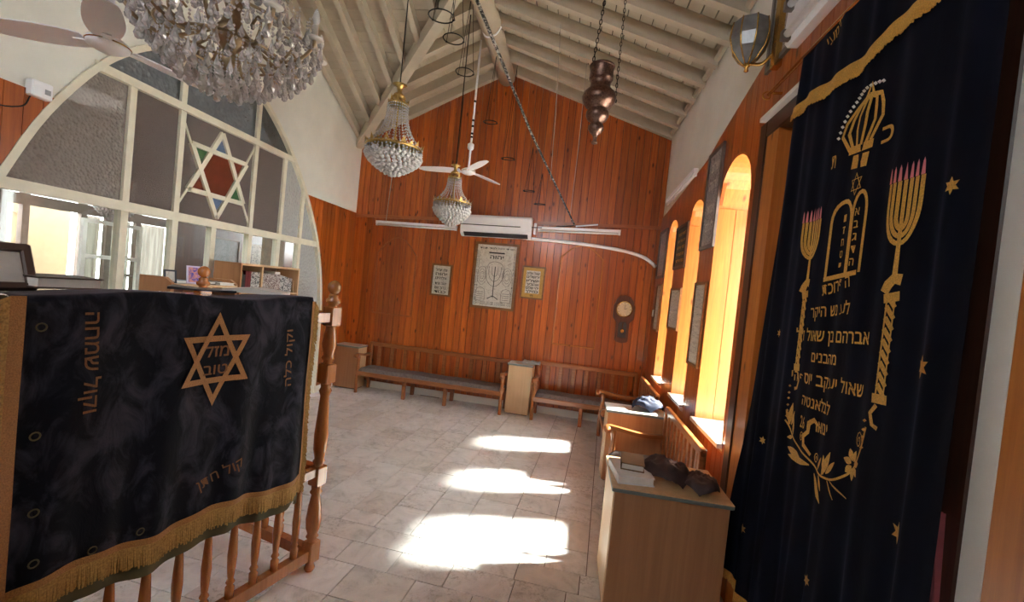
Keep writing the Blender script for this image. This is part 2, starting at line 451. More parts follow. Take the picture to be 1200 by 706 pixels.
# ------------------------------------------------------------------ far wall with planks
wf = MB().hexa([(-3.7, yF(-3.7)+.02, -.1), (1.6, yF(1.6)+.02, -.1), (1.6, yF(1.6)+.3, -.1), (-3.7, yF(-3.7)+.3, -.1),
                (-3.7, yF(-3.7)+.02, 3.4), (1.6, yF(1.6)+.02, 3.4), (1.6, yF(1.6)+.3, 3.4), (-3.7, yF(-3.7)+.3, 3.4)])
wf.prism([(-3.7, 3.4), (1.6, 3.4), (1.6, 3.75), (RX, RZ-.02), (-3.7, 3.56)], lambda u, v, t: (u, yF(u)+t, v), .02, .3)
wf = wf.build('wall_far', 'plaster', kind='structure')
def ztrim(x): return 2.585+(x+3.4)*.030
def zroofF(x): return (zl(x) if x < RX else zr(x))-.015
MB().prism([(XL, .05), (XR, .05), (XR, zr(XR)-.02), (RX, RZ-.03), (XL, zl(XL)-.02)], lambda u, v, t: (u, yF(u)+t, v), .008, .021).build('groove_backing', 'groove_dark', wf)
x = XL
pw = .0962
while x < XR-.02:
    xe = min(x+pw, XR); g = .0032
    p = MB().prism([(x+g, .10), (xe-g, .10), (xe-g, ztrim(xe)-.02), (x+g, ztrim(x)-.02)], lambda u, v, t: (u, yF(u)+t, v), -.014, .008)
    p.build('plank', 'panel_wood', wf)
    poly = [(x+g, ztrim(x)+.02), (xe-g, ztrim(xe)+.02), (xe-g, zroofF(xe)), (x+g, zroofF(x))]
    if x < RX < xe: poly.insert(3, (RX, zroofF(RX)))
    MB().prism(poly, lambda u, v, t: (u, yF(u)+t, v), -.014, .008).build('plank', 'panel_wood', wf)
    x = xe
MB().prism([(XL, ztrim(XL)-.022), (XR, ztrim(XR)-.022), (XR, ztrim(XR)+.022), (XL, ztrim(XL)+.022)], lambda u, v, t: (u, yF(u)+t, v), -.03, .02).build('trim_1', 'trim_wood', kind='structure')
MB().prism([(XL, 0), (XR, 0), (XR, .10), (XL, .10)], lambda u, v, t: (u, yF(u)+t, v), -.022, .02).build('baseboard_far', 'plaster', kind='structure')
# arched bead mouldings of two blind panels on the far wall
def panel_mould(name, x0, x1, z0, zs, zt, label, mt='trim_wood'):
    o = thing(name, label, 'moulding', ((x0+x1)/2, yF((x0+x1)/2)-.02, z0))
    f = lambda u, v: (u, yF(u)-.018, v)
    MB().tube([f(x0, z0), f(x0, zs)], .011, 6).build('side_bead', mt, o)
    MB().tube([f(x1, z0), f(x1, zs)], .011, 6).build('side_bead', mt, o)
    MB().tube([f(x0, z0), f(x1, z0)], .011, 6).build('bottom_bead', mt, o)
    MB().tube([f(x0+(x1-x0)*k/16, zs+(zt-zs)*math.sin(PI*k/16)) for k in range(17)], .011, 6).build('arch_bead', mt, o)
panel_mould('panel_moulding', -.235, .34, 1.0, 2.22, 2.40, 'thin wooden arched panel outline on far wall beside the clock', 'jamb_pine')  # paler wood stands in for light catching this bead
panel_mould('panel_moulding', -3.0, -2.38, 1.14, 2.05, 2.30, 'thin wooden arched panel outline on far wall above the long bench')

# ------------------------------------------------------------------ left wall with arched opening
ARCH = [(1.95, .0), (1.951, .6), (1.96, 1.2), (1.985, 1.45), (2.05, 1.78), (2.18, 2.13), (2.37, 2.54), (2.64, 2.95), (2.86, 3.18), (3.07, 3.33), (3.35, 3.47), (3.72, 3.555), (4.0, 3.54), (4.28, 3.44),
        (4.63, 3.19), (4.9, 2.92), (5.15, 2.61), (5.35, 2.29), (5.49, 1.99), (5.60, 1.64), (5.66, 1.3), (5.685, 1.0), (5.695, .5), (5.70, .0)]
AR = [(p[0], p[1]) for p in bez(ARCH[1:-1], 4)]
AR = [(1.95, 0.0)]+AR+[(5.70, 0.0)]
LEFTB = [p for p in AR if p[0] <= 3.72]; RIGHTB = [p for p in AR if p[0] >= 3.72]
def archz(y): return interp(AR, y)
def verge(y): return zc(y) if y > 3.8 else (zc(7.6-y) if y > 1.2 else zc(6.4))
ys = [-2.2, 1.2]+[p[0] for p in AR]+[3.8, 6.0, 6.6]
ys = sorted(set(round(y, 4) for y in ys))
m = MB()
for y0, y1 in zip(ys, ys[1:]):
    inA = 1.949 <= y0 and y1 <= 5.701
    l0, l1 = (archz(y0), archz(y1)) if inA else (-.1, -.1)
    if y0 == 5.6999: pass
    m.hexa([(XL-.22, y0, l0), (XL, y0, l0), (XL, y1, l1), (XL-.22, y1, l1), (XL-.22, y0, verge(y0)+.1), (XL, y0, verge(y0)+.1), (XL, y1, verge(y1)+.1), (XL-.22, y1, verge(y1)+.1)])
wl = m.build('wall_left', 'plaster', kind='structure')
# plank cladding up to 2.62
y = 5.02
WT = 2.62
while y < yF(XL)-.02:
    y1 = min(y+.098, yF(XL)); lo0 = archz(y) if y < 5.70 else .08; lo1 = archz(y1) if y1 < 5.70 else .08
    if y > 5.66: lo0 = lo1 = .08
    if lo1 < WT-.02:
        lo0 = min(lo0, WT-.005); g = .002
        MB().prism([(y+g, lo0), (y1-g, lo1), (y1-g, WT), (y+g, WT)], lambda u, v, t: (XL+t, u, v), -.01, .014).build('plank', 'panel_wood', wl)
    y = y1
y = 2.46
while y > -1.2:
    y0 = y-.098; lo0 = archz(y0) if y0 > 1.95 else 0; lo1 = archz(y) if y > 1.95 else 0
    if lo0 < WT-.02:
        lo1 = min(lo1, WT-.005)
        MB().prism([(y0+.002, lo0), (y-.002, lo1), (y-.002, WT), (y0+.002, WT)], lambda u, v, t: (XL+t, u, v), -.01, .014).build('plank', 'panel_wood', wl)
    y = y0
MB().bx(XL-.01, XL+.02, 5.70, yF(XL), 0, .09).build('baseboard_left', 'plaster', kind='structure')

# glazed screen filling the arch
XG = XL-.03
win = MB()
inner = [(y+(3.78-y)*.012, z*.993 if z > .1 else z) for y, z in AR]
fr = MB(); 
def strip2(mb, A, B, x0, x1):
    for i in range(len(A)-1):
        mb.hexa([(x0, *A[i]), (x1, *A[i]), (x1, *A[i+1]), (x0, *A[i+1]), (x0, *B[i]), (x1, *B[i]), (x1, *B[i+1]), (x0, *B[i+1])])
cen = (3.78, 1.2)
Bq = []
for y, z in AR:
    dy, dz = cen[0]-y, (1.2-z if z > 1.2 else 0); L = math.hypot(dy, dz) or 1; Bq.append((y+dy/L*.045, z+dz/L*.045))
strip2(fr, AR, Bq, XG-.05, XG+.05)
w1 = fr.build('window_1', 'cream_paint', kind='structure')
def aL(z):  # left and right arch bounds at height z
    L = interp(sorted([(p[1], p[0]) for p in LEFTB]), z); R = interp(sorted([(p[1], p[0]) for p in RIGHTB]), z); return L, R
def bar_h(z, y0, y1, w=.055, t=.035, nm='transom', mat='cream_paint'):
    return MB().bx(XG-t, XG+t, y0, y1, z-w/2, z+w/2).build(nm, mat, w1)
def bar_v(y, z0, z1, w=.05, t=.030, nm='mullion', mat='cream_paint'):
    return MB().bx(XG-t, XG+t, y-w/2, y+w/2, z0, z1).build(nm, mat, w1)
bar_h(2.03, aL(2.03)[0], aL(2.03)[1], .07, .045); bar_h(2.955, aL(2.955)[0], aL(2.955)[1], .06, .045)
bar_h(.95, 1.95, 5.69, .07, .045)
MY = [2.93, 3.36, 4.24, 4.71, 5.09]
for y in (2.93, 3.36, 4.24): bar_v(y, 2.06, 2.93)
for y in (4.71,): bar_v(y, 2.06, 2.93)
bar_v(3.355, 2.98, archz(3.355)); bar_v(4.24, 2.98, archz(4.24))
bar_v(5.09, 2.06, archz(5.09))
for y in (2.93, 3.36, 3.77, 4.25, 4.70, 5.09): bar_v(y, 0, 2.0, .055)
# panes
def pane(y0, y1, z0, z1, mat, clip=False):
    n = 12
    if clip:
        lo = []; hi = []
        L, R = y0, y1
        poly = []
        ysamp = [y0+(y1-y0)*k/n for k in range(n+1)]
        top = [(yy, min(z1, archz(yy))) for yy in ysamp]
        top = [(yy, zz) for yy, zz in top if zz > z0+.002]
        if len(top) < 2: return
        poly = [(top[0][0], z0), (top[-1][0], z0)]+top[::-1]
        # drop duplicates
    else: poly = [(y0, z0), (y1, z0), (y1, z1), (y0, z1)]
    MB().prism(poly, lambda u, v, t: (XG+t, u, v), -.003, .003).build('pane', mat, w1)
pane(2.16, 2.93, 2.03, 2.955, 'hammered_glass', True); pane(2.93, 3.36, 2.03, 2.955, 'fluted_glass')
pane(4.24, 4.71, 2.03, 2.955, 'fluted_glass', True); pane(4.71, 5.09, 2.03, 2.955, 'pale_glass', True); pane(5.09, 5.50, 2.03, 2.955, 'pale_glass', True)
pane(2.64, 3.355, 2.955, 3.5, 'darkened_glass', True); pane(3.355, 4.24, 2.955, 3.6, 'darkened_glass', True); pane(4.24, 4.9, 2.955, 3.5, 'darkened_glass', True)
lowY = [1.96, 2.93, 3.36, 3.77, 4.25, 4.70, 5.09]
for a, b in zip(lowY, lowY[1:]): pane(a, b, .95, 2.03, 'clear_glass')
pane(5.09, 5.68, 1.0, 2.03, 'pale_glass', True)
for a, b in zip(lowY, lowY[1:]): MB().bx(XG-.012, XG+.012, a, b, 0, .95).build('lower_panel', 'cream_paint', w1)
# six-pointed star leaded into the middle light
sc_, sr = (3.795, 2.49), .37
def sp(a, r=sr): return (sc_[0]+r*math.sin(a)*1.02, sc_[1]+r*math.cos(a)*1.08)
def bar2(p, q, w=.042, t=.026):
    dx, dy = q[0]-p[0], q[1]-p[1]; L = math.hypot(dx, dy); nx, ny = -dy/L*w/2, dx/L*w/2
    return MB().prism([(p[0]+nx, p[1]+ny), (p[0]-nx, p[1]-ny), (q[0]-nx, q[1]-ny), (q[0]+nx, q[1]+ny)], lambda u, v, t_: (XG+t_, u, v), -t, t)
for k in range(2):
    for j in range(3):
        a = k*PI+j*2*PI/3; bar2(sp(a), sp(a+2*PI/3), .042, .026+.003*k).build('star_bar', 'cream_paint', w1)
for p, q in (((sp(PI/3)), (4.24, 2.93)), (sp(PI/3+PI/3), (4.24, 2.08)), (sp(-PI/3), (3.36, 2.9)), (sp(-2*PI/3), (3.36, 2.1))):
    bar2(p, q, .02, .015).build('star_tie', 'cream_paint', w1)
hexp = [sp(PI/6+k*PI/3, sr/math.sqrt(3)) for k in range(6)]
MB().prism(hexp, lambda u, v, t: (XG+t, u, v), -.004, .006).build('pane', 'red_glass_plain', w1)
cols = ['blue_glass_plain', 'red_glass_plain', 'green_glass_plain', 'blue_glass_plain', 'red_glass_plain', 'green_glass_plain']
for k in range(6):
    MB().prism([sp(k*PI/3), hexp[k], hexp[k-1]], lambda u, v, t: (XG+t, u, v), -.004, .005).build('pane', cols[k], w1)
out = [(3.36, 2.03), (4.24, 2.03), (4.24, 2.955), (3.36, 2.955)]
st = []
for k in range(6): st += [sp(k*PI/3), hexp[k]]
ctrs = [(3.36, 2.955), (4.24, 2.955), (4.24, 2.03), (3.36, 2.03)]
# obscured glass around the star: one pane per gap
gaps = [[st[0], (3.795, 2.955), (4.24, 2.955), st[2], st[1]], [st[2], (4.24, 2.955), (4.24, 2.03), st[4], st[3]], [st[4], (4.24, 2.03), (3.795, 2.03), st[6], st[5]],
        [st[6], (3.795, 2.03), (3.36, 2.03), st[8], st[7]], [st[8], (3.36, 2.03), (3.36, 2.955), st[10], st[9]], [st[10], (3.36, 2.955), (3.795, 2.955), st[0], st[11]]]
for g in gaps: MB().prism(g, lambda u, v, t: (XG+t, u, v), -.003, .003).build('pane', 'fluted_glass', w1)

# ------------------------------------------------------------------ right wall: windows, planks
XO = 1.50
WINS = [(3.05, 3.73), (4.10, 4.62), (5.10, 5.60)]
SILL, SPR = .80, 2.50
RISE = {0: .33, 1: .22, 2: .20}
def wtop(i, y):
    a, b = WINS[i]; c = (a+b)/2; h = (b-a)/2; q = max(0, 1-((y-c)/h)**2); return SPR+RISE[i]*math.sqrt(q)
ARK0, ARK1 = 1.36, 2.90
ARKZ = 2.78
ys = {-2.2, 6.6, ARK0, ARK1}
for a, b in WINS:
    for k in range(13): ys.add(round(a+(b-a)*k/12, 4))
ys = sorted(ys)
m = MB()
def col(y0, y1, l0, l1, h0, h1): m.hexa([(XR, y0, l0), (XO, y0, l0), (XO, y1, l1), (XR, y1, l1), (XR, y0, h0), (XO, y0, h0), (XO, y1, h1), (XR, y1, h1)])
for y0, y1 in zip(ys, ys[1:]):
    mid = (y0+y1)/2; w = [i for i, (a, b) in enumerate(WINS) if a < mid < b]
    TOP = zr(XR)+.1
    if w:
        col(y0, y1, -.1, -.1, SILL, SILL); col(y0, y1, wtop(w[0], y0), wtop(w[0], y1), TOP, TOP)
    elif ARK0 < mid < ARK1: col(y0, y1, ARKZ, ARKZ, TOP, TOP)
    else: col(y0, y1, -.1, -.1, TOP, TOP)
wr = m.build('wall_right', 'plaster', kind='structure')
ZB = [(1.2, 3.36), (2.6, 3.36), (3.08, 3.31), (3.78, 3.15), (4.23, 3.03), (5.75, 2.88), (6.3, 2.84)]
y = 2.98
edges = sorted([2.98, 3.05, 3.73, 4.10, 4.62, 5.10, 5.60, yF(XR)])
for a, b in zip(edges, edges[1:]):
    n = max(1, round((b-a)/.095)); mid = (a+b)/2; w = [i for i, (p, q) in enumerate(WINS) if p-.01 < mid < q+.01]
    for k in range(n):
        y0 = a+(b-a)*k/n; y1 = a+(b-a)*(k+1)/n; g = .002
        def pk(l0, l1, h0, h1): MB().prism([(y0+g, l0), (y1-g, l1), (y1-g, h1), (y0+g, h0)], lambda u, v, t: (XR-t, u, v), -.01, .016).build('plank', 'panel_wood', wr)
        if w:
            pk(0, 0, SILL-.03, SILL-.03); pk(wtop(w[0], y0)+.0, wtop(w[0], y1)+.0, interp(ZB, y0), interp(ZB, y1))
        else: pk(0, 0, interp(ZB, y0), interp(ZB, y1))
y0 = ARK0
n = 16
for k in range(n):
    a = ARK0+(2.98-ARK0)*k/n; b = ARK0+(2.98-ARK0)*(k+1)/n
    MB().prism([(a+.002, ARKZ+.09), (b-.002, ARKZ+.09), (b-.002, interp(ZB, b)), (a+.002, interp(ZB, a))], lambda u, v, t: (XR-t, u, v), -.01, .016).build('plank', 'panel_wood', wr)
for i, (a, b) in enumerate(WINS):
    # reveal lining
    o = MB()
    for k in range(14):
        p0, p1 = a+(b-a)*k/14, a+(b-a)*(k+1)/14
        o.hexa([(XR-.02, p0, wtop(i, p0)-.018), (XO-.04, p0, wtop(i, p0)-.018), (XO-.04, p1, wtop(i, p1)-.018), (XR-.02, p1, wtop(i, p1)-.018),
                (XR-.02, p0, wtop(i, p0)), (XO-.04, p0, wtop(i, p0)), (XO-.04, p1, wtop(i, p1)), (XR-.02, p1, wtop(i, p1))])
    wn = o.build('window_%d' % (i+2), 'jamb_pine', kind='structure')
    for yy0, yy1 in ((a, a+.02), (b-.02, b)):
        for q in range(3):
            xa = XR-.02+(XO-XR-.02)*q/3; xb = XR-.02+(XO-XR-.02)*(q+1)/3
            MB().bx(xa+.002, xb-.002, yy0, yy1, SILL, SPR+.0).build('jamb_board', 'jamb_pine', wn)
    MB().bx(XR-.05, XO-.02, a, b, SILL, SILL+.03).build('sill', 'white_paint', wn)
    f = MB(); xg = XO-.06
    f.bx(xg, xg+.04, a+.02, a+.07, SILL+.03, SPR).bx(xg, xg+.04, b-.07, b-.02, SILL+.03, SPR).bx(xg, xg+.04, a+.02, b-.02, SILL+.03, SILL+.08).bx(xg, xg+.04, a+.02, b-.02, SPR-.03, SPR+.02)
    f.bx(xg, xg+.04, (a+b)/2-.012, (a+b)/2+.012, SILL+.08, SPR)
    f.bx(xg, xg+.04, a+.07, b-.07, 1.63, 1.645)
    f.build('frame', 'white_paint', wn)
    for p, q in ((a+.07, (a+b)/2-.012), ((a+b)/2+.012, b-.07)):
        for z0, z1 in ((SILL+.08, 1.63), (1.645, SPR-.03)):
            MB().bx(xg+.018, xg+.022, p, q, z0, z1).build('pane', 'clear_glass', wn)
    poly = [(a+.03, SPR+.02), (b-.03, SPR+.02)]+[(a+.03+(b-a-.06)*(1-k/10), wtop(i, a+.03+(b-a-.06)*(1-k/10))-.01) for k in range(1, 10)]
    MB().prism(poly, lambda u, v, t: (xg+.02+t, u, v), -.002, .002).build('pane', 'clear_glass', wn)
MB().bx(XR-.02, XR, 2.98, yF(XR), 0, .08).build('baseboard_right', 'panel_wood', kind='structure')

# ------------------------------------------------------------------ ceiling: boards, rafters, roof
ce = MB()
def sl(ax, bx_, zf, y0, y1, t): ce.hexa([(ax, y0, zf(ax)+.06), (bx_, y0, zf(bx_)+.06), (bx_, y1, zf(bx_)+.06), (ax, y1, zf(ax)+.06), (ax, y0, zf(ax)+t), (bx_, y0, zf(bx_)+t), (bx_, y1, zf(bx_)+t), (ax, y1, zf(ax)+t)])
sl(RX, 2.92, zr, -2.2, 6.9, .12)  # unseen overhang past the right wall, sized to cut the sun patches
sl(XL-.5, RX, zl, -2.2, 1.2, .12)
# left slope beyond the valley (triangle), cross roof planes
ce.hexa([(XL-.3, 6.9, zl(XL-.3)+.06), (XL-.3, vy(XL-.3)+.10, zl(XL-.3)+.06), (RX, vy(RX)+.10, zl(RX)+.06), (RX, 6.9, zl(RX)+.06), (XL-.3, 6.9, zl(XL-.3)+.12), (XL-.3, vy(XL-.3)+.10, zl(XL-.3)+.12), (RX, vy(RX)+.10, zl(RX)+.12), (RX, 6.9, zl(RX)+.12)])
ym = 7.6-vy(RX)
ce.hexa([(XL-.3, 1.15, zl(XL-.3)+.06), (XL-.3, 1.3, zl(XL-.3)+.06), (RX, ym, zl(RX)+.06), (RX, 1.15, zl(RX)+.06), (XL-.3, 1.15, zl(XL-.3)+.12), (XL-.3, 1.3, zl(XL-.3)+.12), (RX, ym, zl(RX)+.12), (RX, 1.15, zl(RX)+.12)])
YC = 3.8
for (ya, yb) in ((6.5, YC), (1.1, YC)):
    zz = lambda y: zc(y) if y >= YC else zc(7.6-y)
    yr = vy(RX) if ya > YC else 7.6-vy(RX)
    P = [(XL-.4, ya), (XL-.02, ya), (RX, yr), (RX, yb), (XL-.4, yb)]
    ce.add([(x, y, zz(y)+.06) for x, y in P]+[(x, y, zz(y)+.12) for x, y in P], [(4,3,2,1,0), (5,6,7,8,9)]+[(i, (i+1) % 5, 5+(i+1) % 5, 5+i) for i in range(5)])
ce.prism([(1.0, RZ-.05), (6.6, RZ-.05), (6.6, RZ+.05), (YC, zc(YC)+.15), (1.0, RZ+.05)], lambda u, v, t: (RX+t, u, v), 0, .05)
ceil = ce.build('ceiling', 'roof_dark', kind='structure')
# right slope boards (run along the ridge) and rafters
nb = 21
for k in range(nb):
    x0 = RX+(XR+.05-RX)*k/nb; x1 = RX+(XR+.05-RX)*(k+1)/nb; g = .0055
    dz = random.uniform(0, .006)
    MB().hexa([(x0+g, -2, zr(x0)+.03+dz), (x1-g, -2, zr(x1)+.03+dz), (x1-g, 6.5, zr(x1)+.03+dz), (x0+g, 6.5, zr(x0)+.03+dz), (x0+g, -2, zr(x0)+.065), (x1-g, -2, zr(x1)+.065), (x1-g, 6.5, zr(x1)+.065), (x0+g, 6.5, zr(x0)+.065)]).build('board', 'ceiling_paint', ceil)
def rafter(p, q, side, w=.075, d=.13, nm='rafter'):
    p = Vector(p); q = Vector(q); s = Vector(side)*w/2; dn = Vector((0, 0, -d))
    MB().hexa([p-s+dn, p+s+dn, q+s+dn, q-s+dn, p-s, p+s, q+s, q-s]).build(nm, 'rafter_paint', ceil)
y = 6.10
while y > -1.9:
    rafter((RX+.05, y-.02, zr(RX+.05)+.03), (XR-.02, y, zr(XR-.02)+.03), (0, 1, 0)); y -= .37
nb = 21
for k in range(nb):
    x0 = XL+(RX-XL)*k/nb; x1 = XL+(RX-XL)*(k+1)/nb; g = .0055; y0a, y0b = vy(x0), vy(x1)
    MB().hexa([(x0+g, y0a, zl(x0)+.03), (x1-g, y0b, zl(x1)+.03), (x1-g, 6.5, zl(x1)+.03), (x0+g, 6.5, zl(x0)+.03), (x0+g, y0a, zl(x0)+.065), (x1-g, y0b, zl(x1)+.065), (x1-g, 6.5, zl(x1)+.065), (x0+g, 6.5, zl(x0)+.065)]).build('board', 'ceiling_paint', ceil)
for k in range(5):
    y = 6.15-.37*k; xa = vx(y)
    if xa < RX-.1: rafter((xa, y, zl(xa)+.03), (RX-.05, y, zl(RX-.05)+.03), (0, 1, 0))
# valley beam
vp, vq = Vector((XL+.02, VY0-.02, VZ0+.02)), Vector((RX, vy(RX), RZ))
sd = (vq-vp).cross(Vector((0, 0, 1))).normalized()
MB().hexa([vp-sd*.055+Vector((0,0,-.16)), vp+sd*.055+Vector((0,0,-.16)), vq+sd*.055+Vector((0,0,-.16)), vq-sd*.055+Vector((0,0,-.16)), vp-sd*.055, vp+sd*.055, vq+sd*.055, vq-sd*.055]).build('valley_beam', 'rafter_paint', ceil)
# cross roof boards (run along X) and rafters (run along Y)
nb = 22
for k in range(nb):
    y0 = YC+(VY0-YC)*k/nb; y1 = YC+(VY0-YC)*(k+1)/nb; g = .0055; xa, xb = min(RX, vx(y0)+.05), min(RX, vx(y1)+.05)
    MB().hexa([(XL-.05, y0+g, zc(y0)+.03), (xa, y0+g, zc(y0)+.03), (xb, y1-g, zc(y1)+.03), (XL-.05, y1-g, zc(y1)+.03), (XL-.05, y0+g, zc(y0)+.065), (xa, y0+g, zc(y0)+.065), (xb, y1-g, zc(y1)+.065), (XL-.05, y1-g, zc(y1)+.065)]).build('board', 'ceiling_paint', ceil)
for x in (-3.36, -3.08, -2.81, -2.55, -2.29, -2.03, -1.77, -1.5):
    yv = max(vy(x), YC+.1); rafter((x, yv, zc(yv)+.03), (x, YC, zc(YC)+.03), (1, 0, 0), .065, .11)
# round ridge log
MB().tube([(RX, yF(RX)-.10, RZ-.13), (RX+.01, 5.2, RZ-.14), (RX-.01, 4.0, RZ-.12), (RX, 1.0, RZ-.12)], [.115, .12, .125, .13], 20).build('ridge_log', 'rafter_paint', ceil, smooth=True)
MB().tube([(XR-.03, -2, zr(XR)-.03), (XR-.03, 6.15, zr(XR)-.03)], .03, 6).build('eave_moulding', 'rafter_paint', ceil)

# rear of the room, behind the camera: gable wall, unseen opening added as fill light
m = MB().bx(XL, -2.35, -2.3, -2.2, 0, 4.9).bx(-1.2, -.1, -2.3, -2.2, 3.05, 4.0).bx(-.15, XR, -2.3, -2.2, 0, 4.9).bx(-2.35, -.15, -2.3, -2.2, 0, 3.1).bx(-2.35, -.15, -2.3, -2.2, 3.95, 4.9)
m.build('wall_rear', 'plaster', kind='structure')

# ================================================================== OBJECTS
# ------------------------------------------------------------------ benches
def bench(L, D, label, loc, rz, legs, nslat, zt=.70, zs=.335, arms=(True, True), grp='wooden benches along the walls'):
    o = thing('bench', label, 'bench', loc, rz, grp); k = dict(parent=o, local=True)
    MB().chbx(.02, L-.02, .0, .05, zs-.085, zs-.02, .006).build('front_rail', 'bench_wood', **k)
    MB().chbx(.02, L-.02, D-.07, D-.03, zs-.085, zs-.02, .006).build('back_seat_rail', 'bench_wood', **k)
    def cush(u, v):
        e = min(1, min(u, 1-u)*L/.03)*min(1, min(v, 1-v)*D/.04); return (.03+u*(L-.06), .005+v*(D-.06), zs-.02+.045*e**.5+.004*math.sin(u*L*9))
    MB().grid(cush, 60, 10).build('cushion', 'grey_cushion', smooth=True, **k)
    MB().chbx(.0, L, D-.045, D-.005, zt-.055, zt, .006).build('top_rail', 'bench_wood', **k)
    sm = MB().chbx(-.026, .026, D-.04, D-.02, zs-.03, zt-.05, .004).mesh('slat', 'bench_wood')
    for i in range(nslat):
        s = bpy.data.objects.new('slat', sm); COL.objects.link(s); s.parent = o; s.location = (.06+(L-.12)*(i+.5)/nslat, 0, 0); ROOT[s] = ROOT[o]
    lm = MB().chbx(-.025, .025, -.022, .022, 0, zs-.05, .005).mesh('leg', 'bench_wood')
    for x in legs:
        for y in (.03, D-.06):
            s = bpy.data.objects.new('leg', lm); COL.objects.link(s); s.parent = o; s.location = (x, y, 0); ROOT[s] = ROOT[o]
    for e, x in enumerate((.022, L-.022)):
        MB().chbx(x-.022, x+.022, D-.05, D-.005, 0, zt-.02, .005).build('back_post', 'bench_wood', **k)
        if arms[e]:
            pr = [(.02, 0), (.02, .2), (.017, zs-.05), (.024, zs), (.018, zs+.1), (.024, .50), (.02, .53)]
            MB().tube([(x, .02-.012*math.sin(z*11), z) for _, z in pr], [r*1.15 for r, _ in pr], 8).build('arm_post', 'bench_wood', **k)
            a = MB(); pts = bez([(x, -.035, .535), (x, -.02, .556), (x, .05, .55), (x, D*.55, .520), (x, D-.03, .53)], 5)
            n = len(pts)
            for i in range(n-1):
                p, q = pts[i], pts[i+1]; a.hexa([p+Vector((-.027,0,-.016)), p+Vector((.027,0,-.016)), q+Vector((.027,0,-.016)), q+Vector((-.027,0,-.016)), p+Vector((-.027,0,.016)), p+Vector((.027,0,.016)), q+Vector((.027,0,.016)), q+Vector((-.027,0,.016))])
            ar = a.build('armrest', 'bench_wood', smooth=False, **k)
            MB().lathe([(.0, -.034), (.032, -.030), (.034, 0), (.032, .030), (.0, .034)], (x, -.03, .535), 14, Matrix.Rotation(PI/2, 4, 'Y')).build('scroll', 'bench_wood', ar, smooth=True, local=True)
    return o
def bF(x, off): return (x, yF(x)-off, 0)
bench(2.17, .40, 'long wooden bench with grey cushion against the far wall, left of the light cabinet', bF(-2.98, .43), AF, (.75, 1.36), 10, .70)
bench(1.36, .40, 'shorter cushioned wooden bench on the far wall below the clock', bF(-.42, .43), AF, (.66,), 7, .745, arms=(True, False))
bench(1.12, .50, 'wooden bench on the right wall between the two laminate cabinets', (.45, 4.10, 0), -PI/2, (), 9, .80)
bench(1.02, .50, 'wooden bench in the far right corner with a sunlit armrest', (.45, 5.60, 0), -PI/2, (), 8, .80)

# ------------------------------------------------------------------ laminate cabinets
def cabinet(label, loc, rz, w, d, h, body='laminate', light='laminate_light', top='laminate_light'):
    o = thing('cabinet', label, 'cabinet', loc, rz, 'low laminate cabinets'); k = dict(parent=o, local=True)
    MB().chbx(0, w, 0.018, d, .02, h-.025, .003).build('body', light, **k)
    MB().chbx(.004, w-.004, 0, .018, .02, h-.027, .003).build('front_panel', body, **k)
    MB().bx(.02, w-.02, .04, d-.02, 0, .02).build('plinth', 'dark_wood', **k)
    t = MB().chbx(-.012, w+.012, -.014, d+.006, h-.025, h-.004, .004).build('top', 'grey_edge', **k)
    MB().bx(-.011, w+.011, -.013, d+.005, h-.004, h).build('top_sheet', top, t, local=True)
    return o
cabinet('light laminate cabinet in the far left corner', bF(-3.39, .31), AF, .37, .25, .64, top='grey_top')
cabinet('narrow light laminate cabinet standing between the two far benches', bF(-.785, .32), AF, .33, .27, .70, body='laminate_light', top='grey_top')
cabinet('laminate cabinet on the right with a dark blue bag on top', (.42, 4.20, 0), 0, .53, .28, .68, top='grey_top')
cabinet('large nearest laminate cabinet carrying books and a brown jacket', (.32, 2.43, 0), 0, .60, .46, .70)

def lump(name, mat, label, cat, c, size, seed, rz=0, nx=26, ny=18, n2=2.4):
    cx, cy, cz = c; sx, sy, sz = size
    R = Matrix.Rotation(rz, 3, 'Z')
    def f(u, v):
        th = u*2*PI; r = math.sin(v*PI/2)
        x, y = r*math.cos(th), r*math.sin(th); q = (abs(x)**n2+abs(y)**n2)
        z = max(0, 1-q)**.42
        p = Vector((x*2.2+seed, y*2.2, z*1.5)); d = noise.fractal(p, .9, 2.0, 3)*.20; rid = abs(noise.noise(p*1.7+Vector((3, 1, seed))))*.22
        k = 1+d-rid if z > .05 else 1
        w = R @ Vector((x*sx*(1+.12*d), y*sy*(1+.12*d), 0)); return (cx+w.x, cy+w.y, cz+.002+max(0, z*sz*k))
    m = MB().grid(f, nx*2, ny)
    return m.build(name, mat, smooth=True, label=label, cat=cat)
# on the nearest cabinet
def book(name, label, c, w, d, h, rz, cover, group=None, cat='book'):
    o = thing(name, label, cat, c, rz, group); k = dict(parent=o, local=True); t = .006
    MB().bx(-w/2+.006, w/2-.006, -d/2+.006, d/2-.006, t, h-t).build('pages', 'paper', **k)
    MB().bx(-w/2, w/2, -d/2, d/2, 0, t).bx(-w/2, w/2, -d/2, d/2, h-t, h).bx(-w/2, -w/2+.006, -d/2, d/2, 0, h).build('cover', cover, **k)
    return o
book('book', 'pale lilac paper-covered book lying under the tan book on the nearest cabinet', (.425, 2.62, .7005), .20, .27, .045, .12, 'bag_white')
book('book', 'tan hardback book lying on top of the pale book on the nearest cabinet', (.435, 2.66, .746), .13, .19, .040, -.1, 'book_brown')
lump('jacket', 'brown_bag', 'crumpled dark brown jacket bundled on the nearest cabinet', 'jacket', (.625, 2.66, .7), (.13, .15, .115), 1.3, .5)
lump('pouch', 'brown_bag', 'small crumpled maroon brown pouch at the right edge of the nearest cabinet', 'pouch', (.80, 2.57, .7), (.10, .11, .085), 5.1, -.3)
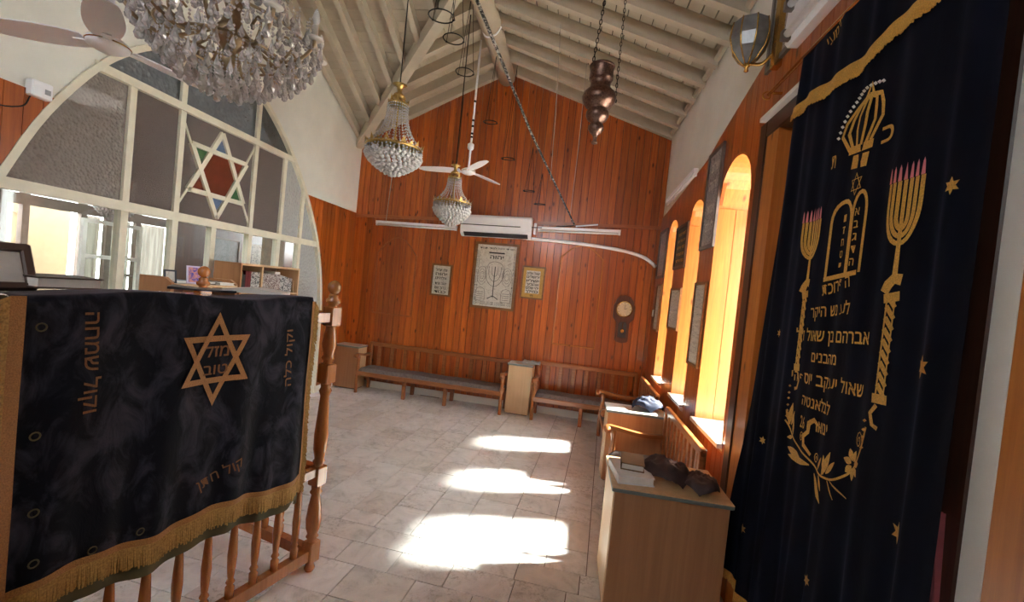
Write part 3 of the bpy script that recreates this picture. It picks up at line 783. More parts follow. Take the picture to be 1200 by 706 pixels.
lump('bag', 'navy_bag', 'dark navy cloth bag slumped on the sunlit cabinet by the windows', 'bag', (.80, 4.36, .68), (.15, .10, .13), 8.2, .2)
MB().grid(lambda u, v: (-.62+u*.26, yF(-.62)-.22+v*.16-.05*(u*.26), .703+.03*min(1, min(u, 1-u)*14, min(v, 1-v)*9)+.006*math.sin(u*14)*math.sin(v*9)), 30, 14).build('folded_cloth', 'grey_cloth', smooth=True, label='grey folded cloth on the narrow cabinet between the far benches', cat='cloth')

# ------------------------------------------------------------------ reading platform with balustrade (bimah)
N0 = Vector((-1.318, 2.309, 0)); dD = Vector((-.267, -.964, 0)).normalized(); dE = Vector((-.964, .267, 0)).normalized(); nO = Vector((.964, -.267, 0)).normalized()
BL, BW = 1.42, 1.14
bim = thing('reading_platform', 'turned wooden balustrade of the reading platform under the dark velvet cover', 'platform', N0)
def sqlathe(mb, c, blocks, prof, w):
    mb.lathe(prof, c, 16)
newp = [(.0, 0), (.022, .002), (.03, .02), (.022, .045), (.032, .06), (.03, .17), (.022, .185), (.034, .20), (.026, .215), (.038, .25), (.042, .30), (.034, .38), (.024, .44), (.034, .455), (.026, .47), (.03, .50),
        (.03, .60), (.022, .612), (.034, .63), (.026, .645), (.036, .70), (.038, .78), (.030, .90), (.024, 1.0), (.034, 1.03), (.026, 1.05), (.03, 1.08), (.03, 1.18), (.024, 1.195), (.036, 1.215), (.028, 1.23), (.04, 1.29), (.03, 1.36), (.026, 1.385), (.03, 1.40),
        (.03, 1.50), (.022, 1.512), (.038, 1.525), (.040, 1.54), (.024, 1.553), (.030, 1.562), (.018, 1.575)]
knob = [(.0, 1.572)]+[(.036*math.sin(PI*k/10), 1.61-.038*math.cos(PI*k/10)) for k in range(1, 10)]+[(.0, 1.648)]
def newel(c):
    p = MB().lathe(newp, c, 14).build('newel_post', 'turned_wood', bim, smooth=True)
    MB().lathe(knob, c, 16).build('ball_finial', 'turned_wood', p, smooth=True)
    for a, b in ((.055, .175), (.495, .605), (1.075, 1.185), (1.395, 1.505)):
        q = MB().chbx(-.036, .036, -.036, .036, a, b, .006); q.xf(Matrix.Translation(c) @ Matrix.Rotation(math.atan2(dD.y, dD.x), 4, 'Z')); q.build('square_block', 'turned_wood', p)
CORN = [N0, N0+dE*BW, N0+dD*BL, N0+dD*BL+dE*BW]
for c in CORN: newel(c)
bal = MB().lathe([(.0, 0), (.020, .0), (.020, .05), (.012, .06), (.020, .075), (.013, .09), (.018, .14), (.021, .20), (.016, .30), (.012, .36), (.018, .375), (.012, .39), (.016, .42), (.0, .42)], (0, 0, 0), 12).mesh('baluster', 'turned_wood', True)
def orect(mb, p, q, w, z0, z1):
    d = (q-p).normalized(); s = Vector((-d.y, d.x, 0))*w/2; U = Vector((0, 0, 1))
    return mb.hexa([p-s+U*z0, p+s+U*z0, q+s+U*z0, q-s+U*z0, p-s+U*z1, p+s+U*z1, q+s+U*z1, q-s+U*z1])
for a, b in ((0, 1), (0, 2), (1, 3), (2, 3)):
    p, q = CORN[a], CORN[b]; d = (q-p).normalized()
    orect(MB(), p+d*.03, q-d*.03, .045, .075, .135).build('bottom_rail', 'turned_wood', bim)
    orect(MB(), p+d*.03, q-d*.03, .045, .555, .60).build('middle_rail', 'turned_wood', bim)
    orect(MB(), p+d*.03, q-d*.03, .05, 1.42, 1.47).build('top_rail', 'turned_wood', bim)
    L = (q-p).length; n = round(L/.122)-1
    for k in range(n):
        c = p+d*(L*(k+1)/(n+1)); piece(bal, 'baluster', bim, Matrix.Translation((c.x, c.y, .135)))
tb = MB(); cs = [CORN[0], CORN[2], CORN[3], CORN[1]]; mid = sum(cs, Vector())/4
cs2 = [c+(mid-c)*.05 for c in cs]
tb.hexa([c+Vector((0, 0, 1.44)) for c in cs2]+[c+Vector((0, 0, 1.475)) for c in cs2]).build('table_top', 'turned_wood', bim)

# velvet cover hung over the front rail
S0, S1, ZT, ZBm = .175, 1.272, 1.535, .60
def cover(s, z):
    "outer surface of the hanging cloth, s along the rail from the near newel"
    drop_ = (ZT-z)
    f = .012*math.sin(s*23+1.5*z)+.010*math.sin(s*41+2+z*3)*min(1, drop_)+.018*noise.noise(Vector((s*5, z*2.2, 1)))
    e = .045+f*min(1, drop_*1.6+.1)+.02*min(1, drop_)
    return N0+dD*s+nO*e+Vector((0, 0, z))
def zbot(s): return ZBm+.028*math.sin((s-.1)*2.4)+.012*math.sin(s*13)
def cloth(u, v):
    s = S0+(S1-S0)*u
    if v < .16:          # over the top of the rail and the table edge
        t = v/.16; q = N0+dD*s; e = -.55*(1-t)+.045*t; z = 1.50+.045*math.sin(min(1, t*1.0)*PI/2)+.01*math.sin(s*9)
        return q+nO*e+Vector((0, 0, z))
    t = (v-.16)/.84; return cover(s, ZT+.005+(zbot(s)-ZT)*t)
cv = MB().grid(cloth, 110, 70).build('velvet_cover', 'bimah_velvet', smooth=True, label='dark crushed velvet cover with gold star draped over the wooden balustrade', cat='cover')
def cov2(off):   # (u,v): u from the left edge to the right, v = height
    return lambda u, v: cover(S1-u, v)+nO*off
LW = S1-S0
def edge_grid(name, mat, fn, nu, nv, off): MB().grid(lambda a, b: fn(a, b), nu, nv).build(name, mat, cv, smooth=True)
edge_grid('bottom_braid', 'bronze_thread', lambda a, b: cover(S0+LW*a, zbot(S0+LW*a)-.004+.028*b)+nO*.006, 90, 2, .006)
edge_grid('side_braid', 'bronze_thread', lambda a, b: cover(S1-.035*a, .58+(ZT-.58)*b)+nO*.008, 3, 60, .008)
edge_grid('side_braid', 'bronze_thread', lambda a, b: cover(S0+.016*a, .58+(ZT-.58)*b)+nO*.008, 3, 60, .008)
edge_grid('lining', 'olive_lining', lambda a, b: cover(S0+LW*a, zbot(S0+LW*a)-.125+.13*b)-nO*.006, 60, 3, 0)
edge_grid('lining', 'olive_lining', lambda a, b: cover(S1+.07*a, .46+(ZT-.46)*b)-nO*.01, 3, 30, 0)
edge_grid('lining', 'olive_lining', lambda a, b: cover(S0-.018*a, .46+(ZT-.46)*b)-nO*.02, 3, 30, 0)
fr = MB(); random.seed(5)
n = 420
for i in range(n):
    s = S0+LW*i/n; z0 = zbot(s); L = .075+random.uniform(-.008, .008); j = random.uniform(-.003, .003); w = .0022
    p = cover(s, z0)+nO*.007; q = cover(s+j, z0-L)+nO*(.010+random.uniform(-.004, .004)); fr.hexa([p-dD*w, p-dD*w-nO*.003, p+dD*w-nO*.003, p+dD*w, q-dD*w, q-dD*w-nO*.003, q+dD*w-nO*.003, q+dD*w])
fr.build('fringe', 'gold_fringe', cv, kind='stuff')
for (sa, dirn) in ((S1, 1), (S0, -1)):
    fr = MB()
    n = 300
    for i in range(n):
        z = .56+(ZT-.56)*i/n; L = .05+random.uniform(-.006, .006); dz = -.035+random.uniform(-.01, .01); w = .003
        p = cover(sa, z)+nO*.010; q = cover(sa+dirn*L*(1 if dirn > 0 else .40), z+dz)+nO*(.014+random.uniform(-.004, .006)); U = Vector((0, 0, w))
        fr.hexa([p-U, p-U-nO*.003, p+U-nO*.003, p+U, q-U, q-U-nO*.003, q+U-nO*.003, q+U])
    fr.build('fringe', 'gold_fringe', cv, kind='stuff')
# embroidered star and lettering
stm = MB(); c0 = (S1-.660, 1.285); R0 = .198; fE = cov2(.006); fE2 = cov2(.009)
def sv(a, r): return (c0[0]+r*.80*math.sin(a), c0[1]+r*math.cos(a))
def sub(p, q, n): return [(p[0]+(q[0]-p[0])*i/n, p[1]+(q[1]-p[1])*i/n) for i in range(n+1)]
for k in range(2):
    for j in range(3):
        a = k*PI+j*2*PI/3; b = a+2*PI/3; r1, r2_ = R0, R0*.76
        O_ = sub(sv(a, r1), sv(b, r1), 12); I_ = sub(sv(a, r2_), sv(b, r2_), 12); ff = fE if k else fE2
        A = [ff(*p) for p in O_]; B = [ff(*p) for p in I_]
        stm.add(A+B, [(i, i+1, 13+i+1, 13+i) for i in range(12)])
stm.build('embroidered_star', 'bronze_thread', cv)
def emb(body, *a):
    t = MB(); put_text(t, body, *a); t.build('embroidered_word', 'dim_thread', cv)
emb('מזל', fE2, c0[0]-.050, c0[0]+.050, c0[1]+.012, c0[1]+.012, .052, .012)
emb('טוב', fE2, c0[0]-.050, c0[0]+.050, c0[1]-.062, c0[1]-.062, .046, .012)
emb('וקול כלה', fE, S1-.282, S1-.297, 1.115, 1.395, .036, .008)
emb('וקול שמחה', fE, S1-1.10, S1-1.09, 1.485, 1.15, .044, .010)
emb('קול חתן', fE, S1-.70, S1-.52, .745, .80, .045, .006)
for (s, z) in ((1.20, 1.44), (1.195, 1.10), (1.19, .86), (1.185, .70), (1.04, .67), (.90, .67)):
    c = cover(s, z)+nO*.006; MB().tube([c+dD*(.012*math.cos(t*PI/6))+Vector((0, 0, .012*math.sin(t*PI/6))) for t in range(12)], .0025, 5, True).build('eyelet', 'olive_lining', cv)

# things on the reading table
ZTB = 1.55
def onB(s, e): return N0+dD*s+dE*e
p = onB(.98, .50)
lid = thing('reading_stand', 'brown framed reading stand with pale board tilted on the velvet table', 'stand', (-1.90, 1.21, ZTB-.02), math.radians(-8))
T = Matrix.Rotation(math.radians(-22), 4, 'Y')
def tl(mb, nm, mat): mb.xf(T); mb.build(nm, mat, lid, local=True)
tl(MB().bx(-.012, .0, -.34, .10, .01, .14), 'board', 'felt')
tl(MB().chbx(-.018, .012, -.35, .12, .135, .165, .005), 'frame_top', 'leather')
tl(MB().chbx(-.018, .012, .09, .12, .0, .16, .005), 'frame_side', 'leather')
tl(MB().chbx(-.018, .012, -.35, .12, -.005, .022, .005), 'frame_bottom', 'leather')
book('book', 'closed book with white page edges beside the reading stand on the velvet table', (-1.90, 1.395, ZTB-.012), .20, .19, .042, math.radians(-12), 'leather')
ob = thing('open_book', 'dark open book lying on the velvet table behind its ball finial', 'book', (-1.86, 2.02, ZTB-.012), math.radians(40))
MB().hexa([(-.14, -.10, 0), (0, -.10, 0), (0, .10, 0), (-.14, .10, 0), (-.14, -.10, .012), (0, -.10, .006), (0, .10, .006), (-.14, .10, .012)]).build('left_pages', 'screen_dark', ob, local=True)
MB().hexa([(0, -.10, 0), (.14, -.10, 0), (.14, .10, 0), (0, .10, 0), (0, -.10, .006), (.14, -.10, .012), (.14, .10, .012), (0, .10, .006)]).build('right_pages', 'screen_dark', ob, local=True)
pp = thing('open_prayer_book', 'open prayer book with pale pages at the right of the velvet table', 'book', (-1.70, 2.20, ZTB-.01), math.radians(20))
MB().hexa([(-.14, -.09, 0), (0, -.09, 0), (0, .09, 0), (-.14, .09, 0), (-.14, -.09, .016), (0, -.09, .03), (0, .09, .03), (-.14, .09, .016)]).build('left_pages', 'paper', pp, local=True)
MB().hexa([(0, -.09, 0), (.14, -.09, 0), (.14, .09, 0), (0, .09, 0), (0, -.09, .03), (.14, -.09, .016), (.14, .09, .016), (0, .09, .03)]).build('right_pages', 'paper', pp, local=True)
# ------------------------------------------------------------------ bookcase and side desk before the screen
bc = thing('bookcase', 'light laminate open bookcase full of books before the glazed screen', 'bookcase', (-3.25, 4.18, 0))
X0, X1, Y0, Y1 = -3.36, -3.08, 3.74, 4.63
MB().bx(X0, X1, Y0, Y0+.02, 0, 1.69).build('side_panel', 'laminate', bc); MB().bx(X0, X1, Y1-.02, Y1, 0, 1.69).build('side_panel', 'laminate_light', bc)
MB().bx(X0, X1, Y0+.02, Y1-.02, 1.67, 1.69).build('top_board', 'laminate_light', bc)
for z in (1.40, 1.10, .75, .4, .06): MB().bx(X0+.01, X1-.003, Y0+.02, Y1-.02, z, z+.02).build('shelf', 'laminate_light', bc)
MB().bx(X0+.01, X1-.004, 4.03, 4.05, 1.42, 1.67).build('divider', 'laminate_light', bc)
MB().bx(X0, X0+.008, Y0+.02, Y1-.02, 0.05, 1.67).build('back_panel', 'brown_wood', bc)
ORD = ['first', 'second', 'third', 'fourth', 'fifth', 'sixth', 'seventh', 'eighth', 'ninth', 'tenth', 'eleventh']
def spine(y, w, h, mat, label, group=None, z=1.42, lean=0, d=.17):
    o = thing('book', label, 'book', (X1-.02, y+w/2, z), 0, group); k = dict(parent=o, local=True)
    T = Matrix.Rotation(lean, 4, 'X')
    MB().bx(-d+.006, -.006, -w/2+.003, w/2-.003, .003, h-.004).xf(T).build('pages', 'paper', **k)
    MB().bx(-d, 0, -w/2, -w/2+.003, 0, h).bx(-d, 0, w/2-.003, w/2, 0, h).bx(-.004, 0, -w/2, w/2, 0, h).xf(T).build('cover', mat, **k)
    return o
y = 3.765
for w, h, mt, lb in ((.034, .19, 'book_green', 'dark green book at the left end of the bookcase shelf'), (.028, .165, 'book_black', 'short black book between the green and red books'), (.034, .20, 'book_red', 'dark red book beside the short black book'), (.036, .20, 'book_red', 'second dark red book next to the lattice spines')):
    spine(y, w, h, mt, lb); y += w+.002
for k in range(5):
    spine(y, .023, .195, 'lattice_black', ORD[k]+' black book with white lattice spine, counting rightwards after the dark red books', 'lattice spines left of the divider'); y += .024
y = 4.056
for k in range(11):
    spine(y, .0245, .185, 'lattice_red', ORD[k]+' maroon book with pale lattice spine, counting rightwards from the bookcase divider', 'maroon lattice set'); y += .0255
for k in range(8):
    spine(y, .0225, .180-.004*k, 'lattice_black', ORD[k]+' black and white lattice book, counting rightwards after the maroon set', 'black lattice set', lean=0 if k < 5 else -.02*(k-4)); y += .0240
spine(4.565, .018, .13, 'book_tan', 'small tan book leaning at the right end of the shelf', lean=.16)
MB().bx(X1-.15, X1-.03, 4.26, 4.34, 1.606, 1.632).build('folded_paper', 'paper', label='white paper bundle lying on top of the maroon lattice books', cat='paper')
y = 3.80
for k in range(10):
    w = random.uniform(.03, .05); spine(y, w, random.uniform(.17, .24), random.choice(('book_brown', 'book_tan', 'book_black', 'book_red')), ORD[k]+' book from the left on the lower bookcase shelf', 'books on the lower shelf', z=1.12); y += w+.03
dk = thing('side_desk', 'light laminate open desk standing left of the bookcase', 'desk', (-3.26, 3.38, 0))
dX = (-3.36, -3.08)
pe = [(-3.36, 0), (-3.08, 0), (-3.08, 1.485), (-3.14, 1.525), (-3.36, 1.525)]
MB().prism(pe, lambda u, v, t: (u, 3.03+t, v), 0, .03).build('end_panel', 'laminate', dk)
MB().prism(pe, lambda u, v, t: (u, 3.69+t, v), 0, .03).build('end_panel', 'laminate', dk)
MB().bx(-3.36, -3.06, 3.06, 3.69, 1.455, 1.475).build('desk_top', 'laminate_light', dk)
MB().bx(-3.36, -3.09, 3.06, 3.69, 1.17, 1.19).build('shelf', 'laminate_light', dk); MB().bx(-3.36, -3.09, 3.42, 3.44, .02, 1.455).build('divider', 'laminate_light', dk)
MB().bx(-3.36, -3.35, 3.06, 3.69, .05, 1.455).build('back_panel', 'brown_wood', dk)
def small_frame(name, label, c, w, h, fm, pm, rz, cat='picture frame'):
    o = thing(name, label, cat, c, rz); k = dict(parent=o, local=True); T = Matrix.Rotation(math.radians(-12), 4, 'Y'); b = .012
    m = MB().bx(0, .012, -w/2, w/2, 0, b).bx(0, .012, -w/2, w/2, h-b, h).bx(0, .012, -w/2, -w/2+b, b, h-b).bx(0, .012, w/2-b, w/2, b, h-b); m.xf(T).build('frame', fm, **k)
    MB().bx(.002, .006, -w/2+b, w/2-b, b, h-b).xf(T).build('picture', pm, **k)
    MB().bx(-.06, -.05, -.02, .02, 0, h*.7).xf(Matrix.Rotation(math.radians(14), 4, 'Y')).build('strut', fm, **k)
    return o
small_frame('photo_frame', 'small black framed card standing on the side desk', (-3.16, 3.10, 1.476), .085, .105, 'screen_dark', 'print_pale', math.radians(-25))
small_frame('photo_frame', 'lilac framed bright photo standing on the side desk', (-3.14, 3.33, 1.476), .15, .15, 'lilac_plastic', 'screen_picture', math.radians(-28))
book('book', 'grey book lying flat on the side desk between the two frames', (-3.22, 3.21, 1.476), .12, .16, .025, .2, 'grey_cloth')
book('book', 'dark book lying flat on the side desk near the bookcase', (-3.2, 3.52, 1.476), .12, .17, .03, .1, 'book_black')
book('book', 'white booklets stacked at the right of the side desk', (-3.13, 3.60, 1.476), .11, .14, .022, -.2, 'paper')

# ------------------------------------------------------------------ far wall things
def fwp(x, z, off): return Vector((x, yF(x)-off, z))
def wall_frame(name, label, P, mapf, bw, fm, pm, cat='picture', parts=None, thick=.022, group=None):
    "P: (u0,u1,v0,v1); mapf(u,v,t): t = distance out of the wall"
    u0, u1, v0, v1 = P; c = mapf((u0+u1)/2, v0, 0); o = thing(name, label, cat, c, 0, group)
    for q, a in (('frame_side', (u0, u0+bw, v0, v1)), ('frame_side', (u1-bw, u1, v0, v1)), ('frame_rail', (u0+bw, u1-bw, v0, v0+bw)), ('frame_rail', (u0+bw, u1-bw, v1-bw, v1))):
        MB().prism([(a[0], a[2]), (a[1], a[2]), (a[1], a[3]), (a[0], a[3])], mapf, .002, thick).build(q, fm, o)
    pr = MB().prism([(u0+bw, v0+bw), (u1-bw, v0+bw), (u1-bw, v1-bw), (u0+bw, v1-bw)], mapf, .002, .010).build('print', pm, o)
    return o, pr
mF = lambda u, v, t: fwp(u, v, .014+t)
o, pr = wall_frame('framed_print', 'large framed parchment print with Hebrew lettering in the middle of the far wall', (-1.48, -.835, 1.385, 2.34), mF, .035, 'picture_wood', 'print_pale')
tm_ = MB(); f2 = lambda u, v: fwp(u, v, .0265)
put_text(tm_, 'שויתי יהוה לנגדי תמיד', f2, -1.41, -.91, 2.245, 2.25, .026, .01)
put_text(tm_, 'יהוה', f2, -1.25, -1.05, 2.11, 2.11, .055, .02)
tm_.add([f2(-1.27, 2.185), f2(-1.04, 2.185), f2(-1.04, 2.205), f2(-1.27, 2.205)], [(0, 1, 2, 3)])
for zz in (1.45, 1.475): put_text(tm_, 'כי בשמחה תצאו ובשלום', f2, -1.40, -.91, zz, zz, .016, .005)
for ux_ in (-1.44, -1.415, -.90, -.875): put_text(tm_, 'למנצח בנגינות מזמור שיר אלהים יחננו', lambda u, v: f2(u, v), ux_, ux_+.001, 2.20, 1.44, .016, .005)
for cx, r, zc_ in ((-1.345, .07, 1.86), (-.975, .07, 1.86)):
    for q in (1, .7, .4): ribbon(tm_, [(cx+r*q*math.cos(t*PI/10), zc_+1.9*r*q*math.sin(t*PI/10)) for t in range(20)], .004, f2, True)
for q in range(1, 4):   # seven-branched lamp drawn in the middle
    r = .045*q; ribbon(tm_, [(-1.16+r*math.cos(PI+PI*t/12), 1.93+1.6*r*math.sin(PI+PI*t/12)) for t in range(13)], .0055, f2); 
    for sg in (-1, 1): ribbon(tm_, [(-1.16+sg*r, 1.93), (-1.16+sg*r, 2.0)], .0055, f2)
ribbon(tm_, [(-1.16, 2.0), (-1.16, 1.55)], .012, f2); ribbon(tm_, [(-1.24, 1.53), (-1.16, 1.58), (-1.08, 1.53)], .012, f2)
ribbon(tm_, [(-1.27, 1.96)]+[(-1.16+.11*math.cos(PI-PI*t/10), 2.0+.07*math.sin(PI*t/10)) for t in range(11)]+[(-1.05, 1.96)], .005, f2)
for cx in (-1.35, -.97):
    ribbon(tm_, [(cx-.07, 1.50), (cx-.07, 1.62), (cx-.05, 1.67), (cx, 1.69), (cx+.05, 1.67), (cx+.07, 1.62), (cx+.07, 1.50), (cx-.07, 1.50)], .005, f2)
    for zz in (1.53, 1.56, 1.59, 1.62): ribbon(tm_, [(cx-.05, zz), (cx+.05, zz)], .005, f2)
tm_.build('lettering', 'print_black', pr, kind='stuff')
o, pr = wall_frame('framed_print', 'small silvery framed print with dark Hebrew lines left of the large parchment', (-2.11, -1.80, 1.495, 1.965), mF, .025, 'picture_wood', 'print_pale')
tm_ = MB()
for zz, s in ((1.86, 'שמע ישראל'), (1.80, 'יהוה'), (1.74, 'אלהינו'), (1.66, 'יהוה אחד'), (1.60, 'ברוך שם'), (1.54, 'כבוד')): put_text(tm_, s, f2, -2.045, -1.87, zz, zz, .042, .02)
tm_.build('lettering', 'print_black', pr, kind='stuff')
o, pr = wall_frame('framed_print', 'small gold framed print with black Hebrew lines right of the large parchment', (-.765, -.43, 1.59, 2.055), mF, .022, 'picture_wood', 'print_gold')
MB().prism([(-.70, 1.67), (-.50, 1.67), (-.50, 1.99), (-.70, 1.99)], mF, .010, .0108).build('cartouche', 'print_pale', pr)
tm_ = MB()
for zz, s in ((1.935, 'שאלו שלום'), (1.885, 'ירושלים'), (1.83, 'ישליו'), (1.78, 'אהביך'), (1.73, 'יהי שלום'), (1.68, 'בחילך'), (1.62, 'חי')):
    w = .09 if s != 'חי' else .022; put_text(tm_, s, f2, -.60-w, -.60+w, zz, zz, .038, .02)
tm_.build('lettering', 'print_black', pr, kind='stuff')
# wall clock
ck = thing('wall_clock', 'brown wooden pendulum wall clock on the far wall', 'clock', fwp(.69, 1.14, .014))
fz = lambda u, v, t: fwp(.685+u, v, .014+t)
poly = [(-.085, 1.16), (-.07, 1.14), (0, 1.125), (.07, 1.14), (.085, 1.16), (.085, 1.40), (.10, 1.42), (.135, 1.46), (.14, 1.50), (.14, 1.63), (.12, 1.66), (.11, 1.70), (.07, 1.755), (0, 1.775), (-.07, 1.755), (-.11, 1.70), (-.12, 1.66), (-.14, 1.63), (-.14, 1.50), (-.135, 1.46), (-.10, 1.42), (-.085, 1.40)]
MB().prism(poly, fz, .0, .06).build('case', 'clock_wood', ck)
dl = MB().prism([(.098*math.cos(a*PI/14), 1.585+.098*math.sin(a*PI/14)) for a in range(28)], fz, .06, .068).build('dial', 'dial', ck)
MB().tube([fz(.102*math.cos(a*PI/14), 1.585+.102*math.sin(a*PI/14), .066) for a in range(28)], .008, 6, True).build('bezel', 'brass', ck)
h = MB(); f3 = lambda u, v: fz(u, v, .070)
ribbon(h, [(0, 1.585), (.035, 1.60)], .006, f3); ribbon(h, [(0, 1.585), (.01, 1.65)], .005, f3)
for a in range(12): ribbon(h, [(.075*math.sin(a*PI/6), 1.585+.075*math.cos(a*PI/6)), (.088*math.sin(a*PI/6), 1.585+.088*math.cos(a*PI/6))], .006, f3)
h.build('hands', 'print_black', dl)
MB().prism([(-.055, 1.20), (.055, 1.20), (.055, 1.38), (.035, 1.41), (-.035, 1.41), (-.055, 1.38)], fz, .055, .062).build('pendulum_window', 'screen_dark', ck)
MB().tube([fz(a, b, .064) for a, b in ((-.058, 1.195), (.058, 1.195), (.058, 1.385), (.036, 1.415), (-.036, 1.415), (-.058, 1.385))], .005, 6, True).build('window_bead', 'clock_wood', ck)
MB().tube([fz(0, 1.40, .066), fz(0, 1.30, .066)], .003, 6).prism([(.024*math.cos(a*PI/8), 1.29+.024*math.sin(a*PI/8)) for a in range(16)], fz, .063, .069).build('pendulum', 'brass', ck)
# air conditioner
ac = thing('air_conditioner', 'white split air conditioner above the large parchment print', 'air conditioner', fwp(-1.18, 2.40, .014))
prof = [(0, 2.40), (.10, 2.395), (.17, 2.43), (.19, 2.50), (.19, 2.66), (.17, 2.69), (0, 2.695)]
def zz_(x): return (x+1.69)*.022
m = MB(); xs = (-1.69, -.68)
vs = [fwp(x, z+zz_(x), .014+t) for x in xs for t, z in prof]; n = len(prof)
m.add(vs, [tuple(range(n)), tuple(range(2*n-1, n-1, -1))]+[(i, (i+1) % n, n+(i+1) % n, n+i) for i in range(n)]); m.build('casing', 'white_plastic', ac)
MB().add([fwp(x, z+zz_(x), t) for x in (-1.64, -.72) for t, z in ((.118, 2.397), (.188, 2.43), (.197, 2.447), (.125, 2.408))], [(0, 1, 2, 3), (4, 5, 6, 7), (0, 1, 5, 4), (1, 2, 6, 5), (2, 3, 7, 6), (3, 0, 4, 7)]).build('louvre', 'screen_dark', ac)
MB().add([fwp(x, z+zz_(x), t) for x in (-1.66, -.71) for t, z in ((.195, 2.462), (.206, 2.465), (.206, 2.475), (.195, 2.478))], [(0, 1, 2, 3), (4, 5, 6, 7), (0, 1, 5, 4), (1, 2, 6, 5), (2, 3, 7, 6), (3, 0, 4, 7)]).build('grille_lip', 'white_plastic', ac)
MB().chbx(-.66, -.62, yF(-.64)-.06, yF(-.64)-.012, 2.50, 2.66, .006).build('isolator_box', 'white_plastic', label='small white box beside the air conditioner', cat='box')
pp_ = bez([fwp(-.75, 2.435, .04), fwp(-.3, 2.43, .045), fwp(.2, 2.41, .045), fwp(.6, 2.37, .045), fwp(.85, 2.31, .05), fwp(.97, 2.24, .06), (XR-.05, 6.10, 2.19)], 6)
MB().tube(pp_, .024, 8).build('drain_pipe', 'white_plastic', smooth=True, label='white insulated pipe curving from air conditioner to the right wall', cat='pipe')
def tube_light(label, p, q, drop=.03):
    p, q = Vector(p), Vector(q); o = thing('strip_light', label, 'light', (p+q)/2, 0, 'fluorescent strip lights'); d = (q-p).normalized()
    s = Vector((-d.y, d.x, 0))*.022; U = Vector((0, 0, .018))
    MB().hexa([p-s, p+s, q+s, q-s, p-s+U*2, p+s+U*2, q+s+U*2, q-s+U*2]).build('housing', 'white_plastic', o)
    MB().tube([p+d*.02-Vector((0, 0, .02)), q-d*.02-Vector((0, 0, .02))], .014, 8).build('tube', 'tube_white', o, smooth=True)
    for e in (p, q-d*.03): MB().hexa([e-s*.6-U*2, e+s*.6-U*2, e+d*.03+s*.6-U*2, e+d*.03-s*.6-U*2, e-s*.6, e+s*.6, e+d*.03+s*.6, e+d*.03-s*.6]).build('end_cap', 'white_plastic', o)
    return o
tube_light('white strip light on the far wall left of the air conditioner', fwp(-3.05, 2.49, .06), fwp(-1.78, 2.50, .06))
tube_light('white strip light on the far wall right of the air conditioner', fwp(-.60, 2.575, .06), fwp(.53, 2.61, .06))
tube_light('strip light high on the right wall beside the tall framed print', (XR-.07, 4.36, 2.965), (XR-.07, 5.62, 2.94))
MB().tube([fwp(-.08, 2.655, .05), fwp(.22, 2.70, .05)], .010, 6).build('wall_rod', 'white_plastic', label='short white rod on the far wall where the cable ends', cat='rod')
MB().tube([fwp(-1.75, 2.545, .25), fwp(-.95, 2.555, .25), fwp(-.5, 2.60, .06), fwp(-.1, 2.665, .05)], .006, 5).build('wall_cable', 'iron', label='thin black cable running along the air conditioner', cat='cable')

# ------------------------------------------------------------------ right wall pictures
mR = lambda u, v, t: Vector((XR-.016-t, u, v))
o, pr = wall_frame('framed_print', 'tall ornate silver framed print high between the first two windows', (3.70, 4.09, 2.20, 3.03), mR, .03, 'iron_grey', 'print_silver')
tm_ = MB(); f4 = lambda u, v: mR(u, v, .012)
for zz, s in ((2.85, 'שלום'), (2.7, 'יהוה'), (2.5, 'תמיד'), (2.35, 'לעולם')): put_text(tm_, s, lambda u, v: f4(7.79-u, v), 3.80, 3.99, zz, zz, .08, .02)
tm_.build('lettering', 'print_pale', pr, kind='stuff')
o, pr = wall_frame('framed_print', 'dark framed print with gold lettering between second and third windows', (4.59, 5.09, 2.09, 2.55), mR, .03, 'dark_wood', 'print_dark')
tm_ = MB()
for zz, s in ((2.44, 'לדוד מזמור'), (2.37, 'יהוה אורי וישעי'), (2.30, 'ממי אירא'), (2.23, 'יהוה מעוז חיי'), (2.16, 'ממי אפחד')): put_text(tm_, s, lambda u, v: f4(9.68-u, v), 4.68, 5.0, zz, zz, .035, .01)
tm_.build('lettering', 'gold_thread', pr, kind='stuff')
wall_frame('framed_board', 'lowest framed board of printed lines nearest the first window', (3.76, 4.09, 1.21, 1.92), mR, .022, 'picture_wood', 'print_lines')
wall_frame('framed_board', 'framed board of printed lines below the dark gold-lettered print', (4.60, 5.07, 1.45, 1.885), mR, .022, 'picture_wood', 'print_lines')
wall_frame('framed_board', 'narrow framed board of printed lines near the far right corner', (5.62, 5.92, 1.36, 1.95), mR, .022, 'picture_wood', 'print_lines')
wall_frame('framed_print', 'grey framed picture high in the far right corner', (5.62, 6.08, 2.03, 2.64), mR, .03, 'iron_grey', 'print_silver')
MB().chbx(XR-.035, XR-.014, 6.02, 6.07, 1.53, 1.62, .004).build('light_switch', 'white_plastic', label='small white switch on the right wall by the corner', cat='switch')
